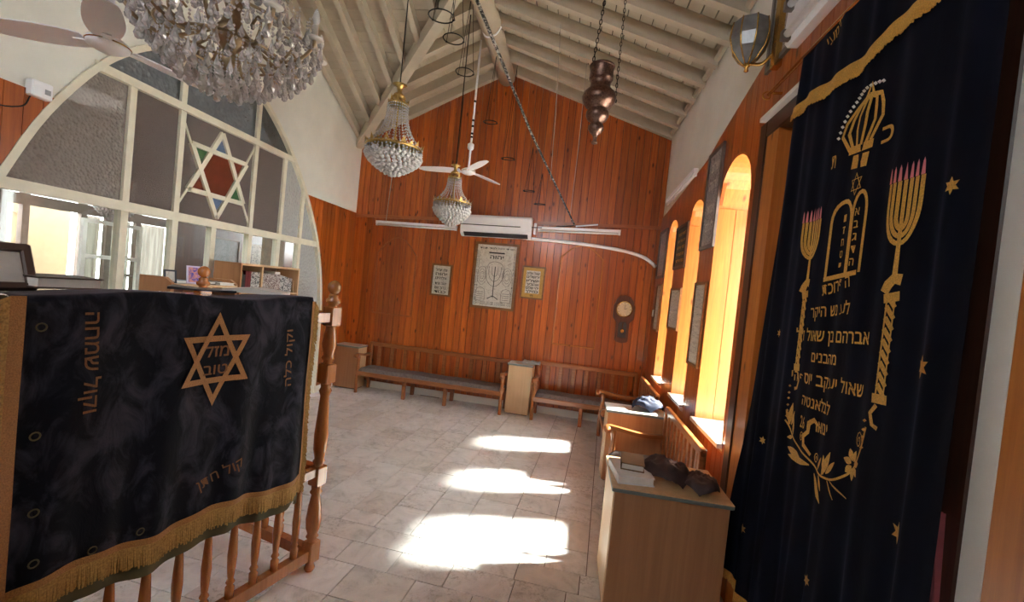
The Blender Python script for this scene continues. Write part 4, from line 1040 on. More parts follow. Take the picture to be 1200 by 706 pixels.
# objects above the ark
wall_frame('framed_print', 'pale grey framed print high behind the glass wall sconce', (2.62, 3.0, 3.20, 3.85), mR, .03, 'iron_grey', 'print_silver')
sc = thing('wall_sconce', 'brass wall sconce with smoky glass bowl above the ark curtain', 'sconce', (XR-.14, 2.95, 3.20))
bp = Vector((XR-.02, 2.84, 3.2))
MB().bx(XR-.06, XR-.016, 2.80, 2.86, 3.16, 3.62).build('back_plate', 'brass', sc)
MB().tube(bez([(XR-.05, 2.84, 3.26), (XR-.09, 2.90, 3.22), (XR-.15, 2.95, 3.24)], 5), .010, 6).build('arm', 'brass', sc, smooth=True)
gc = (XR-.16, 2.96, 3.24)
MB().lathe([(.0, -.05), (.014, -.04), (.010, -.02), (.028, 0.0), (.0, .005)], gc, 12).build('finial', 'brass', sc, smooth=True)
bowl = [(.022, .0), (.055, .03), (.095, .09), (.112, .16), (.108, .22), (.10, .26)]
MB().lathe(bowl+[(.096, .26), (.103, .22), (.107, .16), (.09, .09), (.05, .03), (.0, .004)], gc, 8).build('glass_bowl', 'smoky_bowl', sc)
rb = MB()
for k in range(8):
    a = 2*PI*k/8; rb.tube([(gc[0]+r*1.02*math.cos(a), gc[1]+r*1.02*math.sin(a), gc[2]+z) for r, z in bowl], .005, 5)
rb.build('ribs', 'brass', sc, smooth=True)
sl_ = thing('ark_lamp', 'white double strip light mounted above the blue ark curtain', 'light', (XR-.09, 2.2, 3.12))
P0 = [(1.95, 3.16), (2.62, 3.16), (2.66, 3.20), (2.68, 3.30), (2.66, 3.41), (2.60, 3.44), (1.95, 3.44)]
MB().prism(P0, lambda u, v, t: (XR-.016-t, u, v), 0, .05).build('housing', 'white_plastic', sl_)
for zz in (3.22, 3.38): MB().tube([(XR-.085, 1.97, zz), (XR-.085, 2.60, zz)], .02, 10).build('tube', 'tube_white', sl_, smooth=True)
for zz in (3.22, 3.38): MB().chbx(XR-.11, XR-.06, 2.59, 2.625, zz-.028, zz+.028, .004).build('lamp_holder', 'iron_grey', sl_)

# ------------------------------------------------------------------ ark: frame, doors, rod, curtain
ak = thing('ark', 'dark framed wooden ark recess behind the blue curtain', 'ark', (XR+.2, 2.1, 0))
MB().chbx(XR-.03, XR+.30, 2.88, 2.975, 0, ARKZ+.09, .006).build('frame_post', 'dark_wood', ak)
MB().chbx(XR-.03, XR+.30, 1.28, 1.365, 0, ARKZ+.09, .006).build('frame_post', 'dark_wood', ak)
MB().chbx(XR-.03, XR+.30, 1.365, 2.88, ARKZ-.01, ARKZ+.09, .006).build('lintel', 'dark_wood', ak)
MB().bx(XR-.06, XR+.02, 2.40, 2.92, ARKZ+.09, ARKZ+.115).build('lintel_shelf', 'white_paint', ak)
for k in range(6): 
    a = 1.365+(2.88-1.365)*k/6; MB().bx(XR+.06, XR+.09, a+.002, a+(2.88-1.365)/6-.002, 0, ARKZ-.01).build('door_board', 'jamb_pine', ak)
MB().bx(XR+.29, XR+.32, 1.30, 2.95, 0, ARKZ+.05).build('back_board', 'dark_wood', ak)
MB().bx(XR-.02, XR+.06, 2.72, 2.88, 0, ARKZ-.01).build('jamb_board', 'jamb_pine', ak)
rod = thing('curtain_rod', 'brass curtain rod above the blue ark curtain', 'rod', (XR-.08, 2.0, 2.98))
MB().tube([(.99, 2.77, 2.975), (.99, .9, 2.985)], .011, 8).build('rod_tube', 'brass', rod, smooth=True)
MB().tube([(1.06, 2.75, 2.975), (.99, 2.75, 2.975)], .008, 6).build('bracket', 'brass', rod)
MB().tube([(.985+.022*math.cos(t*PI/6), 2.785, 2.975+.022*math.sin(t*PI/6)) for t in range(12)], .004, 5, True).build('hook', 'brass', rod)
def cyl(z): return interp([(.2, 2.63), (.35, 2.62), (1.0, 2.55), (2.7, 2.385), (2.97, 2.36)], z)
CYR = 1.275
def curX(y, z):
    f = .016*math.sin(y*31+.5*math.sin(z*1.3))+.010*math.sin(y*57+1+.4*z)+.006*math.sin(y*13+z)
    k = .35+.65*min(1, max(0, (2.98-z)/2.2))
    q = 1-.68*math.exp(-(((y-1.82)/.42)**4)-(((z-1.8)/1.05)**6))
    return 1.0-.012+f*k*q
def curt(u, v):
    z = .27+(2.975-.27)*v; yl = cyl(z); y = yl+(CYR-yl)*u
    return (curX(y, z), y, z)
cu = MB().grid(curt, 150, 60).build('ark_curtain', 'ark_velvet', smooth=True, label='navy velvet ark curtain with gold embroidery hanging from brass rod', cat='curtain')
fA = lambda off: (lambda u, v: (curX(-u, v)-off, -u, v))      # u = -y so that u grows to the right as seen
E1 = fA(.004); E2 = fA(.006)
# pelmet fringe band and hem fringe
def zband(y): return 2.705+.014*math.sin(y*9)+.006*math.sin(y*23)
MB().grid(lambda a, b: (curX(cyl(2.7)+(CYR-cyl(2.7))*a, zband(0))-.007-.006*b, cyl(2.7)+(CYR-cyl(2.7))*a, zband(cyl(2.7)+(CYR-cyl(2.7))*a)+.028-.052*b), 120, 4).build('fringe_band', 'gold_thread', cu, smooth=True)
fr = MB()
for i in range(380):
    y = cyl(2.7)+(CYR-cyl(2.7))*i/380; z0 = zband(y)-.01; L = .028+random.uniform(-.005, .005); x = curX(y, z0)-.015
    fr.hexa([(x, y-.002, z0-L), (x, y+.002, z0-L), (x+.003, y+.002, z0-L), (x+.003, y-.002, z0-L), (x, y-.002, z0), (x, y+.002, z0), (x+.003, y+.002, z0), (x+.003, y-.002, z0)])
fr.build('fringe', 'gold_thread', cu, kind='stuff')
fr = MB()
for i in range(380):
    y = 2.625+(CYR-2.625)*i/380; z0 = .285; L = .05+random.uniform(-.006, .006); x = curX(y, z0)-.004
    fr.hexa([(x, y-.0025, z0-L), (x, y+.0025, z0-L), (x+.003, y+.0025, z0-L), (x+.003, y-.0025, z0-L), (x, y-.0025, z0), (x, y+.0025, z0), (x+.003, y+.0025, z0), (x+.003, y-.0025, z0)])
fr.build('fringe', 'gold_thread', cu, kind='stuff')
# lettering  (y positions measured on the cloth)
def ln(s, yl, zl_, yr, zr_, h, b=.012):
    t = MB(); put_text(t, s, E2, -yl, -yr, zl_, zr_, h, b); t.build('embroidered_word' if len(s) > 1 else 'embroidered_letter', 'gold_thread', cu)
ln('ה פרוכת', 1.935, 1.800, 1.765, 1.835, .050); ln('לע נש היקר', 2.01, 1.708, 1.745, 1.735, .048); ln('אברהם בן שאול ז"ל', 2.11, 1.605, 1.63, 1.637, .050)
ln('מהבנים', 1.96, 1.530, 1.79, 1.542, .044); ln('יוסף הי', 2.11, 1.428, 1.935, 1.439, .050); ln('יעקב', 1.91, 1.4405, 1.768, 1.4493, .050); ln('שאול', 1.742, 1.451, 1.628, 1.458, .050); ln('לבלאנטיה', 2.0, 1.345, 1.792, 1.352, .046); ln('2', 1.995, 1.252, 1.975, 1.253, .05); ln('6', 1.970, 1.253, 1.95, 1.254, .05); ln('ינוארי', 1.915, 1.262, 1.79, 1.276, .048)
ln('רמעי', 2.12, 2.89, 2.03, 2.93, .055); ln('כ', 1.69, 2.325, 1.635, 2.325, .065, .02); ln('ת', 1.985, 2.32, 1.955, 2.32, .06, .02)
for k, ch in enumerate('אבגדה'): ln(ch, 1.785, 2.095-.046*k, 1.760, 2.095-.046*k, .032)
for k, ch in enumerate('וזחטי'): ln(ch, 1.865, 2.085-.046*k, 1.845, 2.085-.046*k, .032)
T_ = MB()    # tablets of the law
def arcp(y0, y1, zb, zs, zt, n=10):
    c = (y0+y1)/2; h = abs(y1-y0)/2; return [(-y0, zb), (-y0, zs)]+[(-c-h*math.cos(PI*k/n), zs+(zt-zs)*math.sin(PI*k/n)) for k in range(1, n)]+[(-y1, zs), (-y1, zb)]
ribbon(T_, arcp(1.935, 1.808, 1.87, 2.09, 2.165), .017, E1); ribbon(T_, arcp(1.802, 1.725, 1.885, 2.10, 2.18), .015, E1); ribbon(T_, [(-1.945, 1.865), (-1.74, 1.885)], .018, E1)
sx, sz = -1.802, 2.215
for k in range(2): ribbon(T_, [(sx+.034*math.sin(k*PI+j*2*PI/3), sz+.04*math.cos(k*PI+j*2*PI/3)) for j in range(3)], .006, E2, True)
T_.build('embroidered_tablets', 'gold_thread', cu)
C_ = MB()    # crown
cy0 = -1.81
ribbon(C_, [(-1.858, 2.31), (-1.755, 2.295)], .05, E1)
ribbon(C_, [(-1.885, 2.36), (-1.735, 2.345)], .03, E1)
for bl, tx_ in ((-1.93, -1.86), (-1.895, -1.83), (-1.845, -1.80), (-1.79, -1.775), (-1.74, -1.745), (-1.70, -1.72)):
    ribbon(C_, [(-1.82+(bl+1.82)*.55, 2.36), (bl, 2.43), (bl+.25*(tx_-bl), 2.475), (tx_, 2.515), (-1.785, 2.535)], .016, E1)
ribbon(C_, [(-1.80, 2.53), (-1.778, 2.575), (-1.765, 2.53)], .014, E1)
C_.build('embroidered_crown', 'gold_thread', cu)
B_ = MB()
for t in range(16):
    a = t/15; y = -(1.945-.23*a+.03*math.sin(PI*a)); z = 2.345+.21*math.sin(PI*(.12+.5*a))+.012
    B_.bead(Vector(E2(y-.01*(1-a), z)), .0075)
B_.build('crown_beads', 'paper', cu)
def menorah(yc, zb, zt, hw, sgn, zcap, ztop, zcol, cw):
    m = MB(); f = MB()
    nA = 3
    for q in range(1, nA+1):
        r = hw*q/nA
        for sg in (-1, 1):
            pts = [(-yc+sg*r*math.sin(PI/2*t/7), zb+(zt-zb)*.62*(1-math.cos(PI/2*t/7))*(q/nA)*1.0+(zt-zb)*.35*(1-q/nA)) for t in range(8)]+[(-yc+sg*r, zt)]
            ribbon(m, pts, .015, E1)
            f.add([E2(-yc+sg*r-.007, zt), E2(-yc+sg*r+.007, zt), E2(-yc+sg*r+.004, zt+.04), E2(-yc+sg*r, zt+.052), E2(-yc+sg*r-.004, zt+.04)], [(0, 1, 2, 3, 4)])
    ribbon(m, [(-yc, zt), (-yc, zb)], .014, E1); f.add([E2(-yc-.007, zt), E2(-yc+.007, zt), E2(-yc, zt+.055)], [(0, 1, 2)])
    ribbon(m, [(-yc, zb+.02), (-yc, zcap)], [.014, .02], E1)
    ribbon(m, [(-yc-cw*1.1, zcap-.045), (-yc-cw*.7, zcap-.02), (-yc, zcap), (-yc+cw, zcap-.005)], .035, E1)
    ribbon(m, [(-yc-cw, ztop), (-yc+cw, ztop+.01)], .03, E1)
    n = 9; st_ = (zcol-ztop)/n
    for k in range(n): 
        z = ztop+st_*k; ribbon(m, [(-yc-cw*.55, z+.012), (-yc+cw*.55, z+st_*.75)], .017, E1)
    ribbon(m, [(-yc-cw*.5, ztop), (-yc-cw*.5, zcol)], .006, E2); ribbon(m, [(-yc+cw*.5, ztop), (-yc+cw*.5, zcol)], .006, E2)
    ribbon(m, [(-yc-cw, zcol), (-yc+cw, zcol+.004)], .03, E1)
    ribbon(m, [(-yc+sgn*(-.01), zcol-.02), (-yc-.03*sgn, zcol-.05), (-yc-.018*sgn, zcol-.085), (-yc+.004*sgn, zcol-.092)], .014, E1)
    m.build('embroidered_candelabrum', 'gold_thread', cu); f.build('candle_flames', 'pink_thread', cu)
menorah(2.085, 1.965, 2.125, .062, -1, 1.86, 1.80, 1.485, .022); menorah(1.545, 1.965, 2.165, .064, 1, 1.855, 1.79, 1.47, .030)
G_ = MB()    # flowering branch below
def leaf(p, q, w): 
    d = (q[0]-p[0], q[1]-p[1]); L = math.hypot(*d); nx, ny = -d[1]/L, d[0]/L
    ribbon(G_, [(p[0]+d[0]*t, p[1]+d[1]*t) for t in (0, .25, .5, .75, 1)], [.004, w*.8, w, w*.7, .003], E1)
stemp = [(-2.12, 1.245), (-2.07, 1.205), (-2.0, 1.17), (-1.93, 1.155), (-1.86, 1.13), (-1.80, 1.12), (-1.73, 1.135), (-1.68, 1.17), (-1.63, 1.225), (-1.60, 1.29), (-1.585, 1.37)]
ribbon(G_, [tuple(p) for p in bez([Vector(p) for p in stemp], 4)], .008, E1)
for p, q, w in (((-2.10, 1.23), (-2.085, 1.33), .03), ((-2.09, 1.235), (-2.12, 1.29), .02), ((-2.08, 1.235), (-2.06, 1.30), .02), ((-2.05, 1.20), (-2.06, 1.275), .018), ((-2.05, 1.19), (-2.10, 1.175), .018), ((-1.97, 1.13), (-2.09, 1.135), .034), ((-1.90, 1.125), (-2.08, 1.105), .030),
                ((-1.87, 1.105), (-1.79, 1.02), .034), ((-1.80, 1.125), (-1.76, 1.225), .03), ((-1.775, 1.14), (-1.725, 1.20), .022), ((-1.79, 1.13), (-1.80, 1.20), .02), ((-1.84, 1.13), (-1.815, 1.185), .016), ((-1.82, 1.115), (-1.795, 1.065), .014), ((-1.76, 1.12), (-1.71, 1.07), .007), ((-1.74, 1.125), (-1.66, 1.10), .007)): leaf(p, q, w)
for k in range(7): 
    a = k*2*PI/7+.3; leaf((-1.645+.010*math.cos(a), 1.225+.012*math.sin(a)), (-1.645+.042*math.cos(a), 1.225+.055*math.sin(a)), .026)
ribbon(G_, [(-1.90, 1.165), (-1.945, 1.19), (-1.955, 1.225), (-1.925, 1.25), (-1.925, 1.285), (-1.90, 1.305), (-1.875, 1.29)], [.012, .022, .024, .018, .022, .02, .01], E1)
for c, r in (((-1.62, 1.315), .025), ((-1.975, 1.215), .018), ((-1.865, 1.165), .018)):
    ribbon(G_, [(c[0]+r*(1-t/16)*math.cos(t*.75), c[1]+1.3*r*(1-t/16)*math.sin(t*.75)) for t in range(15)], .004, E1)
for z in (1.40, 1.37, 1.345, 1.315, 1.29, 1.265): G_.bead(Vector(E2(-2.113, z)), .006)
for z in (1.39, 1.36, 1.335, 1.30): G_.bead(Vector(E2(-1.592, z)), .006)
G_.build('embroidered_branch', 'gold_thread', cu)
for yy, zz, r in ((1.385, 1.60, .030), (1.36, 2.10, .022), (1.425, 1.108, .030), (2.37, .615, .022), (2.325, 1.085, .018), (2.30, 1.62, .018), (1.80, .72, .02)):
    n = 12; pts = [(-yy+r*(1 if k % 2 == 0 else .5)*math.sin(k*PI/6), zz+1.15*r*(1 if k % 2 == 0 else .5)*math.cos(k*PI/6)) for k in range(n)]
    MB().add([E1(*p) for p in pts], [tuple(range(n))]).build('embroidered_star', 'gold_thread', cu)
MB().grid(lambda u, v: (1.03+.02*math.sin(u*5), 1.36-.10*u*(1-v*.8)-.02, .5+.72*v), 12, 10).build('pink_cloth', 'pink_cloth', smooth=True, label='pink cloth edge showing behind the near end of the ark curtain', cat='cloth')
MB().chbx(XR-.03, XR, 1.205, 1.28, -.0, 3.3, .006).build('trim_2', 'plaster', kind='structure')
m_ = MB()
for k in range(14):
    y1 = 1.203-.098*k; MB().bx(XR-.035, XR, y1-.096, y1-.002, 0, 2.9).build('plank', 'jamb_pine', wr)
# ------------------------------------------------------------------ crystal chandeliers
def polar(c, r, a, z): return (c[0]+r*math.cos(a), c[1]+r*math.sin(a), z)
def small_chandelier(label, c, r, zr_, zcrown, zbot_, ztop, rods=True, nch=26):
    o = thing('crystal_chandelier', label, 'chandelier', (c[0], c[1], zbot_), 0, 'small crystal chandeliers'); rc = r*.36
    MB().lathe([(rc*.15, zcrown+r*.20), (rc*.7, zcrown+r*.24), (rc*.55, zcrown+r*.34), (rc*.22, zcrown+r*.44), (rc*.3, zcrown+r*.62), (rc*.75, zcrown+r*.70), (rc*.2, zcrown+r*.76)], (c[0], c[1], 0), 14).build('top_cap', 'bright_gold', o, smooth=True)
    MB().tube([(c[0], c[1], zcrown+r*.7), (c[0], c[1], ztop)], .006, 6).build('suspension_rod', 'iron', o)
    MB().tube([(c[0], c[1], zcrown+r*.3), (c[0], c[1], zr_-r*.1)], .008, 6).build('centre_stem', 'bright_gold', o)
    for rr, z, nm, n in ((rc, zcrown, 'upper_crown', 10), (r, zr_, 'gallery_ring', 22)):
        m = MB().lathe([(rr*.97, z-r*.05), (rr, z-r*.04), (rr*1.02, z), (rr, z+r*.05), (rr*.97, z+r*.05), (rr*.97, z-r*.05)], (c[0], c[1], 0), 40)
        ring = m.build(nm, 'bright_gold', o, smooth=True)
        s = MB()
        for k in range(n):
            a = 2*PI*k/n; w = 2*PI/n*.36; h = r*(.26 if k % 2 else .16)
            s.add([polar(c, rr, a-w, z+r*.03), polar(c, rr, a+w, z+r*.03), polar(c, rr*1.04, a+w*.35, z+h*.6), polar(c, rr*1.07, a, z+h), polar(c, rr*1.04, a-w*.35, z+h*.6), polar(c, rr*.96, a, z+h*.4)], [(0, 1, 2, 3, 4), (1, 0, 5), (2, 1, 5), (3, 2, 5), (4, 3, 5), (0, 4, 5)])
        s.build('leaf_points', 'bright_gold', ring, kind='stuff')
    b = MB(); br = r*.042
    for k in range(nch):                                # bead strings from crown to gallery ring
        a = 2*PI*k/nch; n = 15
        for i in range(n+1):
            t = i/n; rr = rc+(r-rc)*(t**2.6); b.bead(polar(c, rr, a, zcrown-r*.05+(zr_+r*.05-zcrown+r*.05)*(t)), br*(1 if i % 2 else .8))
    b.build('bead_strings', 'crystal', o, kind='stuff')
    b = MB()
    for ti, zz in enumerate((zr_-r*.10, zr_-r*.20)):    # bead swags round the ring
        n = 44
        for k in range(n): b.bead(polar(c, r*(1.0-.01*ti), 2*PI*k/n, zz-r*.02*math.cos(k*2.1)), br*1.1)
    b.build('bead_swags', 'crystal', o, kind='stuff')
    d = MB(); H = zr_-zbot_
    tiers = [(.97, .24, 32), (.92, .34, 30), (.84, .44, 27), (.72, .54, 23), (.58, .64, 18), (.42, .74, 13), (.25, .83, 8), (.08, .88, 3)]
    for f, dz, n in tiers:
        for k in range(n): d.drop(polar(c, r*f, 2*PI*(k+.5*(n % 3))/n, zr_-H*dz+H*.14), r*.095, H*.27, 5)
    d.build('crystal_drops', 'crystal', o, kind='stuff')
    return o
small_chandelier('gilt crystal chandelier hanging before the painted valley beam', (-1.905, 4.2), .272, 2.965, 3.40, 2.69, 4.66)
small_chandelier('smaller crystal chandelier hanging lower before the white fan', (-1.44, 4.8), .205, 2.585, 2.86, 2.32, 4.66)
small_chandelier('crystal chandelier glimpsed through the glazed screen in the next room', (-4.85, 4.05), .17, 2.20, 2.42, 1.98, 2.95, nch=10)
MB().tube([(-1.90, 4.2, 2.70), (-2.9, yF(-2.9)-.05, 2.52)], .0035, 4).build('pull_cord', 'cord_grey', label='thin cord from the gilt chandelier down to the left strip light', cat='cord')

# large near chandelier with arms
bcx, bcy = -1.79, 1.98
KS = .86
lc = thing('crystal_chandelier', 'large crystal chandelier with curved arms at the top left, nearest the camera', 'chandelier', (bcx, bcy, 2.5), 0, 'large chandelier')
MB().tube([(bcx, bcy, 2.78), (bcx, bcy, 4.93)], .012, 8).build('suspension_rod', 'antique_brass', lc)
MB().lathe([(.0, 2.62), (.03, 2.63), (.05, 2.68), (.03, 2.72), (.06, 2.76), (.085, 2.80), (.05, 2.85), (.03, 2.92), (.055, 2.98), (.04, 3.05), (.02, 3.15), (.05, 3.25), (.02, 3.35), (.0, 3.36)], (bcx, bcy, 0), 16).build('stem', 'antique_brass', lc, smooth=True)
for rr, zz in ((.34, 2.82), (.23, 2.72)):
    MB().tube([polar((bcx, bcy), rr, 2*PI*k/40, zz) for k in range(40)], .007, 6, True).build('ring', 'antique_brass', lc, smooth=True)
NA = 10
cup = MB().lathe([(.0, 0), (.028, .0), (.042, .010), (.030, .014), (.014, .018), (.013, .075), (.0, .075)], (0, 0, 0), 12).mesh('candle_cup', 'paper', True)
bulb = MB().lathe([(.0, 0), (.012, .004), (.019, .028), (.014, .055), (.004, .078), (.0, .08)], (0, 0, 0), 12).mesh('bulb', 'crystal', True)
for k in range(NA):
    a = 2*PI*(k+.25)/NA; C = (bcx, bcy)
    arm = MB().tube(bez([polar(C, .05, a, 2.82), polar(C, .15, a, 2.75), polar(C, .25, a, 2.70), polar(C, .35, a, 2.73), polar(C, .40, a, 2.79), polar(C, .405, a, 2.82)], 6), .0085, 8).build('arm', 'antique_brass', lc, smooth=True)
    MB().tube(bez([polar(C, .26, a, 2.71), polar(C, .30, a, 2.77), polar(C, .27, a, 2.82), polar(C, .22, a, 2.80)], 5), .006, 6).build('arm_scroll', 'antique_brass', arm, smooth=True)
    p = polar(C, .405, a, 2.82); piece(cup, 'candle_cup', lc, Matrix.Translation(p)); piece(bulb, 'bulb', lc, Matrix.Translation((p[0], p[1], p[2]+.075)))
dm = MB().drop((0, 0, 0), .5, 1.0, 6).mesh('crystal', 'crystal_drop')
random.seed(11)
beads = MB(); cnt = 0
tiers = [(.40, 2.83, 34, .075), (.37, 2.775, 36, .078), (.33, 2.73, 36, .080), (.29, 2.69, 32, .080), (.25, 2.66, 28, .080), (.205, 2.63, 24, .080), (.16, 2.605, 18, .080), (.11, 2.585, 12, .080), (.055, 2.575, 6, .08), (.36, 2.89, 32, .07), (.28, 2.95, 22, .07), (.20, 3.0, 14, .07)]
for rr, zz, n, L in tiers:
    for k in range(n):
        a = 2*PI*(k+random.uniform(-.2, .2))/n; h = L*random.uniform(.7, 1.15); w = .034*random.uniform(.75, 1.2); z = zz+random.uniform(-.012, .012); r = rr+random.uniform(-.012, .012)
        p = polar((bcx, bcy), r, a, z)
        if cnt < 296: piece(dm, 'crystal', lc, Matrix.Translation(p) @ Matrix.Rotation(random.uniform(0, 3), 4, 'Z') @ Matrix.Diagonal((w, w, h, 1))); cnt += 1
        for j in range(3): beads.bead((p[0], p[1], p[2]+.009+.016*j), .0075)
for k in range(NA):
    a0 = 2*PI*(k+.25)/NA; a1 = 2*PI*(k+1.25)/NA
    for i in range(15):
        t = i/14; a = a0+(a1-a0)*t; beads.bead(polar((bcx, bcy), .40-.03*math.sin(PI*t), a, 2.82-.055*math.sin(PI*t)), .0085)
    for i in range(16):
        t = i/15; beads.bead(polar((bcx, bcy),   .07+.33*t, a0, 3.02-.24*t-.07*math.sin(PI*t)), .009)
for rr, zz, n in ((.34, 2.805, 70), (.23, 2.705, 50)):
    for k in range(n): beads.bead(polar((bcx, bcy), rr, 2*PI*k/n, zz), .009)
beads.build('bead_chains', 'crystal', lc, kind='stuff')

# ------------------------------------------------------------------ ceiling fans
def fan(label, c, angs, L, zt, tilt=8, wmul=1.0, banded=False):
    o = thing('ceiling_fan', label, 'fan', c, 0, 'white ceiling fans'); x, y, z = c
    MB().lathe([(.0, -.025), (.05, -.022), (.085, -.005), (.092, .012), (.085, .03), (.05, .05), (.03, .055), (.0, .055)], c, 28).build('motor', 'white_plastic', o, smooth=True)
    MB().lathe([(.093, .010), (.095, .013), (.093, .016), (.088, .013), (.093, .010)], c, 28).build('motor_band', 'brass', o)
    rod = MB().tube([(x, y, z+.05), (x, y, zt)], .013, 10).build('down_rod', 'white_plastic', o, smooth=True)
    MB().lathe([(.0, .28), (.03, .28), (.04, .30), (.04, .345), (.02, .36), (.0, .36)], c, 14).build('rod_cover', 'white_plastic', o, smooth=True)
    if banded:
        for zz in (.42, .46, .55, .62, .85): MB().tube([(x, y, z+zz), (x, y, z+zz+.025)], .0145, 8).build('tape_band', 'iron', rod)
    for a in angs:
        a = math.radians(a); R = Matrix.Translation(c) @ Matrix.Rotation(a, 4, 'Z'); T = R @ Matrix.Rotation(math.radians(tilt), 4, 'X')
        m = MB(); n = 12; A = []; B = []
        for i in range(n+1):
            t = i/n; r = .10+(L-.10)*t; w = (.045+.022*math.sin(PI*min(1, t*1.0)**.8))*wmul
            if t > .86: w *= math.sqrt(max(.05, 1-((t-.86)/.145)**2))
            for s, zz in ((-1, 0), (1, 0)): A.append(T @ Vector((r, s*w, .018-.01*t))); B.append(T @ Vector((r, s*w, .024-.01*t)))
        k = len(A); m.add(A+B, [(2*i, 2*i+1, 2*i+3, 2*i+2) for i in range(n)]+[(k+2*i, k+2*i+2, k+2*i+3, k+2*i+1) for i in range(n)]+[(2*i, 2*i+2, k+2*i+2, k+2*i) for i in range(n)]+[(2*i+1, k+2*i+1, k+2*i+3, 2*i+3) for i in range(n)]+[(0, k, k+1, 1), (2*n, 2*n+1, k+2*n+1, k+2*n)])
        bl = m.build('blade', 'white_plastic', o, smooth=False)
        MB().hexa([R @ Vector(p) for p in ((.05, -.018, .01), (.15, -.018, .01), (.15, .018, .01), (.05, .018, .01), (.05, -.018, .017), (.15, -.018, .017), (.15, .018, .017), (.05, .018, .017))]).build('blade_iron', 'white_plastic', bl)
    return o
fan('white ceiling fan at the top left beside the large chandelier', (-2.51, 2.0, 2.735), (78, 198, 318), .56, 4.05, 10, 1.15)
fan('white ceiling fan behind the smaller crystal chandelier', (-1.43, 5.3, 3.06), (182, 302, 62), .62, 4.66, 10, 1.1, True)

# ------------------------------------------------------------------ copper hanging lamp
hl = thing('hanging_lamp', 'engraved copper oil lamp hanging on chains below the right ceiling slope', 'lamp', (.03, 3.5, 2.88))
MB().lathe([(.0, 0), (.022, .0), (.024, .012), (.012, .03), (.018, .055), (.03, .075), (.045, .085), (.060, .11), (.058, .135), (.04, .155), (.05, .165), (.072, .18), (.088, .21), (.086, .24), (.07, .26), (.075, .27), (.10, .285), (.125, .32), (.132, .35), (.12, .385), (.09, .415), (.078, .43), (.076, .48), (.09, .487), (.092, .50), (.088, .56), (.095, .575), (.092, .585), (.08, .585), (.08, .50), (.0, .45)], (.03, 3.5, 2.885), 28).build('body', 'copper', hl, smooth=True)
MB().lathe([(.094, .58), (.098, .588), (.094, .598), (.088, .598), (.088, .58), (.094, .58)], (.03, 3.5, 2.885), 28).build('rim', 'copper', hl, smooth=True)
def chain(name, p, q, parent, n=26, r=.010, mat='iron'):
    m = MB(); p, q = Vector(p), Vector(q); d = q-p
    for i in range(n):
        a = p+d*(i/n); b = p+d*((i+1.25)/n); mid = (a+b)/2; t = (b-a)/2; s = Vector((1, 0, 0)) if i % 2 else Vector((0, 1, 0))
        m.tube([mid+t*math.cos(k*PI/4)+s*r*math.sin(k*PI/4) for k in range(8)], r*.32, 4, True)
    return m.build(name, mat, parent, kind='stuff')
chain('chain', (-.045, 3.47, 3.46), (.03, 3.45, 4.36), hl); chain('chain', (.155, 3.53, 3.235), (.15, 3.5, 4.30), hl, 34, .008)
MB().lathe([(.0, 0), (.014, .0), (.014, .02), (.0, .02)], (.155, 3.53, 3.22), 8).build('chain_hook', 'iron', hl)

# ------------------------------------------------------------------ cables, cords, lamp hoops under the ridge
MB().tube([fwp(-.10, 2.675, .05), (-.70, 5.25, 3.56), (-1.22, 4.24, 4.44), (-1.24, 3.9, 4.60)], [.010, .014, .018, .018], 8).build('stay_cable', 'cable_banded', label='dark banded stay running from the ridge down to the far wall', cat='cable')
def cord(label, p, q, r=.0035, mat='cord_grey'): MB().tube([p, ((p[0]+q[0])/2+.01, (p[1]+q[1])/2, (p[2]+q[2])/2-.0), q], r, 5).build('ceiling_cord', mat, label=label, cat='cord', group='cords hanging under the ceiling')  # each one a thin cord hung under the ceiling
cord('pale cord from the right ceiling slope to the middle of the stay', (-.42, 4.55, 4.42), (-.45, 5.65, 3.12))
cord('pale cord ending low on the stay beside the far wall', (-.13, 5.0, 4.34), (-.17, 6.12, 2.78))
cord('thin red cord at the right of the stay before the far wall', (-.06, 5.9, 4.33), (-.075, 6.19, 2.70), .0025, 'trim_wood')
def hoop(label, c, r, top, tilt=0):
    o = thing('lamp_hoop', label, 'hoop', c, 0, 'empty lamp hoops hanging under the ridge')
    R = Matrix.Rotation(tilt, 3, 'X')
    pts = [Vector(c)+R @ Vector((r*math.cos(2*PI*k/24), r*math.sin(2*PI*k/24), 0)) for k in range(24)]
    MB().tube(pts, .0055, 5, True).build('ring', 'iron', o)
    for k in (2, 10, 18): MB().tube([pts[k], (c[0], c[1], top)], .0028, 4).build('wire', 'iron', o)
    for k in (2, 10): MB().bead(pts[k], .013).build('hook', 'iron', o)
hoop('nearest wire hoop hanging left of the ridge log', (-1.31, 3.55, 3.87), .105, 4.72, .05)
hoop('second wire hoop, just behind the nearest one', (-1.34, 4.0, 3.94), .095, 4.72, 0)
hoop('third wire hoop, lowest of the clear ones before the fan rod', (-1.34, 4.45, 3.86), .092, 4.72, 0)
hoop('wire hoop before the far wall left of the stay', (-1.24, 5.4, 3.72), .085, 4.62, .1)
hoop('wire hoop farther down left of the stay', (-1.02, 5.65, 3.36), .085, 4.55, .1)
hoop('lowest wire hoop near the air conditioner end', (-.59, 6.0, 2.88), .075, 3.3, .1)
hoop('wire hoop between the two lowest hoops', (-.74, 5.88, 3.02), .075, 3.6, .1)
MB().tube(bez([(RX-.125, 4.95, 4.70), (RX-.05, 4.96, 4.52), (RX+.07, 4.95, 4.53), (RX+.13, 4.95, 4.62)], 6), .010, 6).build('log_strap', 'white_plastic', smooth=True, label='white cord strap tied round the ridge log', cat='strap')
sb = thing('alarm_box', 'small white box on the left wall beside the arch', 'box', (XL+.02, 2.33, 2.58))
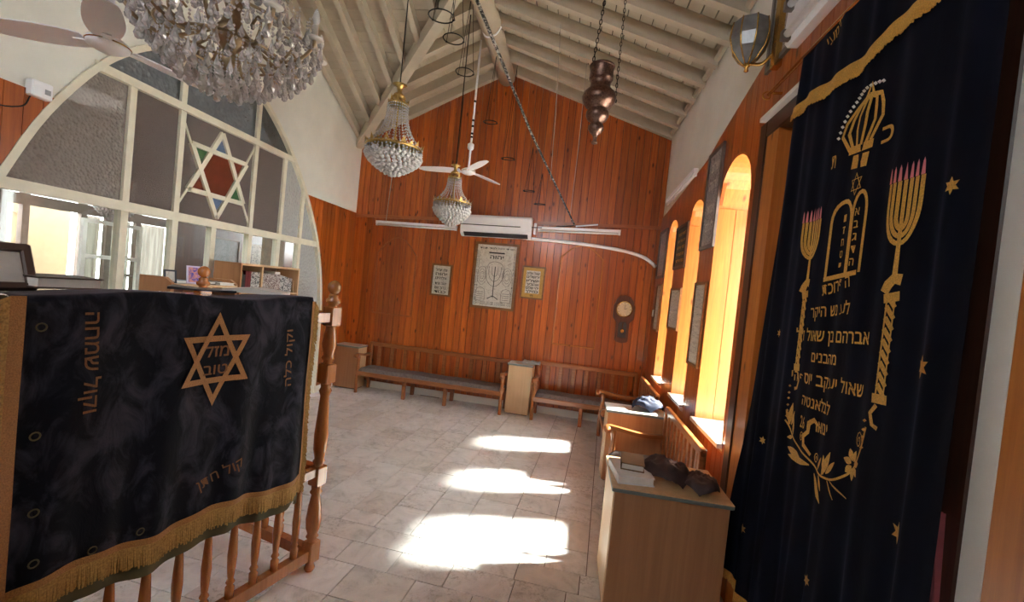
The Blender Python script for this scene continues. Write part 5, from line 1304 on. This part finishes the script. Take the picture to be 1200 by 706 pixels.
MB().chbx(XL+.0, XL+.06, 2.27, 2.38, 2.58, 2.68, .006).build('case', 'white_plastic', sb); MB().bx(XL+.06, XL+.062, 2.335, 2.365, 2.61, 2.64).build('grille', 'grey_cloth', sb)
cq = bez([(XL+.02, 2.29, 2.58), (XL+.02, 2.25, 2.50), (XL+.02, 2.1, 2.46), (XL+.02, 1.8, 2.48)], 5)
MB().tube(cq, .004, 5).build('wall_cable', 'iron', label='thin black cable on the left planks below the alarm box', cat='cable')

# ------------------------------------------------------------------ room seen through the screen
XB = -5.62
nx = MB()
nx.bx(XB-.12, XB, 1.0, 3.62, 0, 3.0).bx(XB-.12, XB, 5.52, 9.2, 0, 3.0).bx(XB-.12, XB, 3.62, 5.52, 2.62, 3.0).bx(XB-.12, XB, 3.62, 5.52, 0, .5).bx(XL-.24, XL-.20, 6.5, 9.2, 0, 3.0)
wb_ = nx.build('wall_next_room', 'brown_wood', kind='structure')
MB().bx(-4.05, XL-.22, 1.0, 9.2, 2.98, 3.05).bx(XB-.1, -4.85, 1.0, 9.2, 2.98, 3.05).bx(-4.85, -4.05, 3.7, 9.2, 2.98, 3.05).bx(-4.85, -4.05, 1.0, 2.7, 2.98, 3.05).build('ceiling_next_room', 'brown_wood', kind='structure')  # unseen gap left open, added to let sky light into this room
MB().bx(XB-.1, XL-.22, .95, 1.0, 0, 3.0).bx(XB-.1, XL-.22, 9.1, 9.2, 0, 1.9).build('wall_next_room_end', 'plaster', kind='structure')  # far end kept low, an added opening for sky light
wf2 = MB()
for y in (3.62, 3.80, 4.34, 4.62, 4.98, 5.47): wf2.bx(XB-.03, XB+.03, y-.03, y+.03, .5, 2.62)
wf2.bx(XB-.034, XB+.034, 3.595, 5.515, 2.06, 2.17).bx(XB-.034, XB+.034, 3.595, 5.515, 2.56, 2.615).bx(XB-.034, XB+.034, 4.62, 5.515, 1.36, 1.40)
w5 = wf2.build('window_5', 'taupe_wood', kind='structure')
for i, (a, b) in enumerate(((3.65, 3.77), (3.83, 4.31), (4.37, 4.59), (4.65, 4.95), (5.01, 5.44))):
    MB().grid(lambda u, v: (XB-.05+.016*math.sin(u*(b-a)*55), a+(b-a)*u, 2.18+.38*v), 24, 3).build('curtain', 'lace', w5, smooth=True)
    if a > 4.3: MB().grid(lambda u, v: (XB-.06+.018*math.sin(u*(b-a)*50+v), a+(b-a)*u, .5+1.56*v), 24, 6).build('curtain', 'lace', w5, smooth=True)
dr = MB().bx(XB-.75, XB-.70, 3.2, 4.75, 0, 2.2).build('door_1', 'cream_door', kind='structure')
pa = [(3.90+.0, 1.0), (3.90, 1.9)]+[(4.09-.19*math.cos(PI*k/10), 1.9+.12*math.sin(PI*k/10)) for k in range(11)]+[(4.28, 1.0)]
MB().tube([(XB-.695, y, z) for y, z in pa], .006, 5).build('panel_bead', 'cream_door', dr)
MB().bx(XB-.70, XB-.68, 4.085, 4.095, 0, 2.05).build('centre_bead', 'cream_door', dr)
cs = thing('casement', 'white open casement window with lace behind in the next room', 'window', (-5.0, 4.2, 1.1))
def cbar(y0, y1, z0, z1, t=.0): MB().bx(-5.02-t, -4.985+t, y0, y1, z0, z1).build('bar', 'white_paint', cs)
for y in (3.885, 4.29, 4.47): cbar(y-.02, y+.02, .9, 1.985)
for z in (.92, 1.23, 1.60, 1.965): cbar(3.867, 4.488, z-.02, z+.02, .004)
for a, b in ((3.905, 4.27), (4.31, 4.45)):
    for c, d in ((.94, 1.21), (1.25, 1.58), (1.62, 1.945)): MB().bx(-5.004, -5.0, a, b, c, d).build('pane', 'clear_glass', cs)
for y in (3.885, 4.47): MB().bx(-5.02, -4.985, y-.02, y+.02, 0, .898).build('post', 'white_paint', cs)
mN = lambda u, v, t: Vector((XB+t, u, v))
wall_frame('framed_print', 'faded grey painting on the brown wall of the next room', (6.15, 6.75, 1.35, 2.05), mN, .03, 'taupe_wood', 'painting')
wall_frame('framed_print', 'ornate dark hanging beside the tan board in the next room', (7.0, 7.45, 1.2, 2.05), mN, .02, 'dark_wood', 'ornate_print')
MB().bx(-4.75, -4.70, 6.15, 6.62, 0, 2.30).build('tan_board', 'tan_panel', label='tall tan board standing in the next room behind the screen', cat='board')
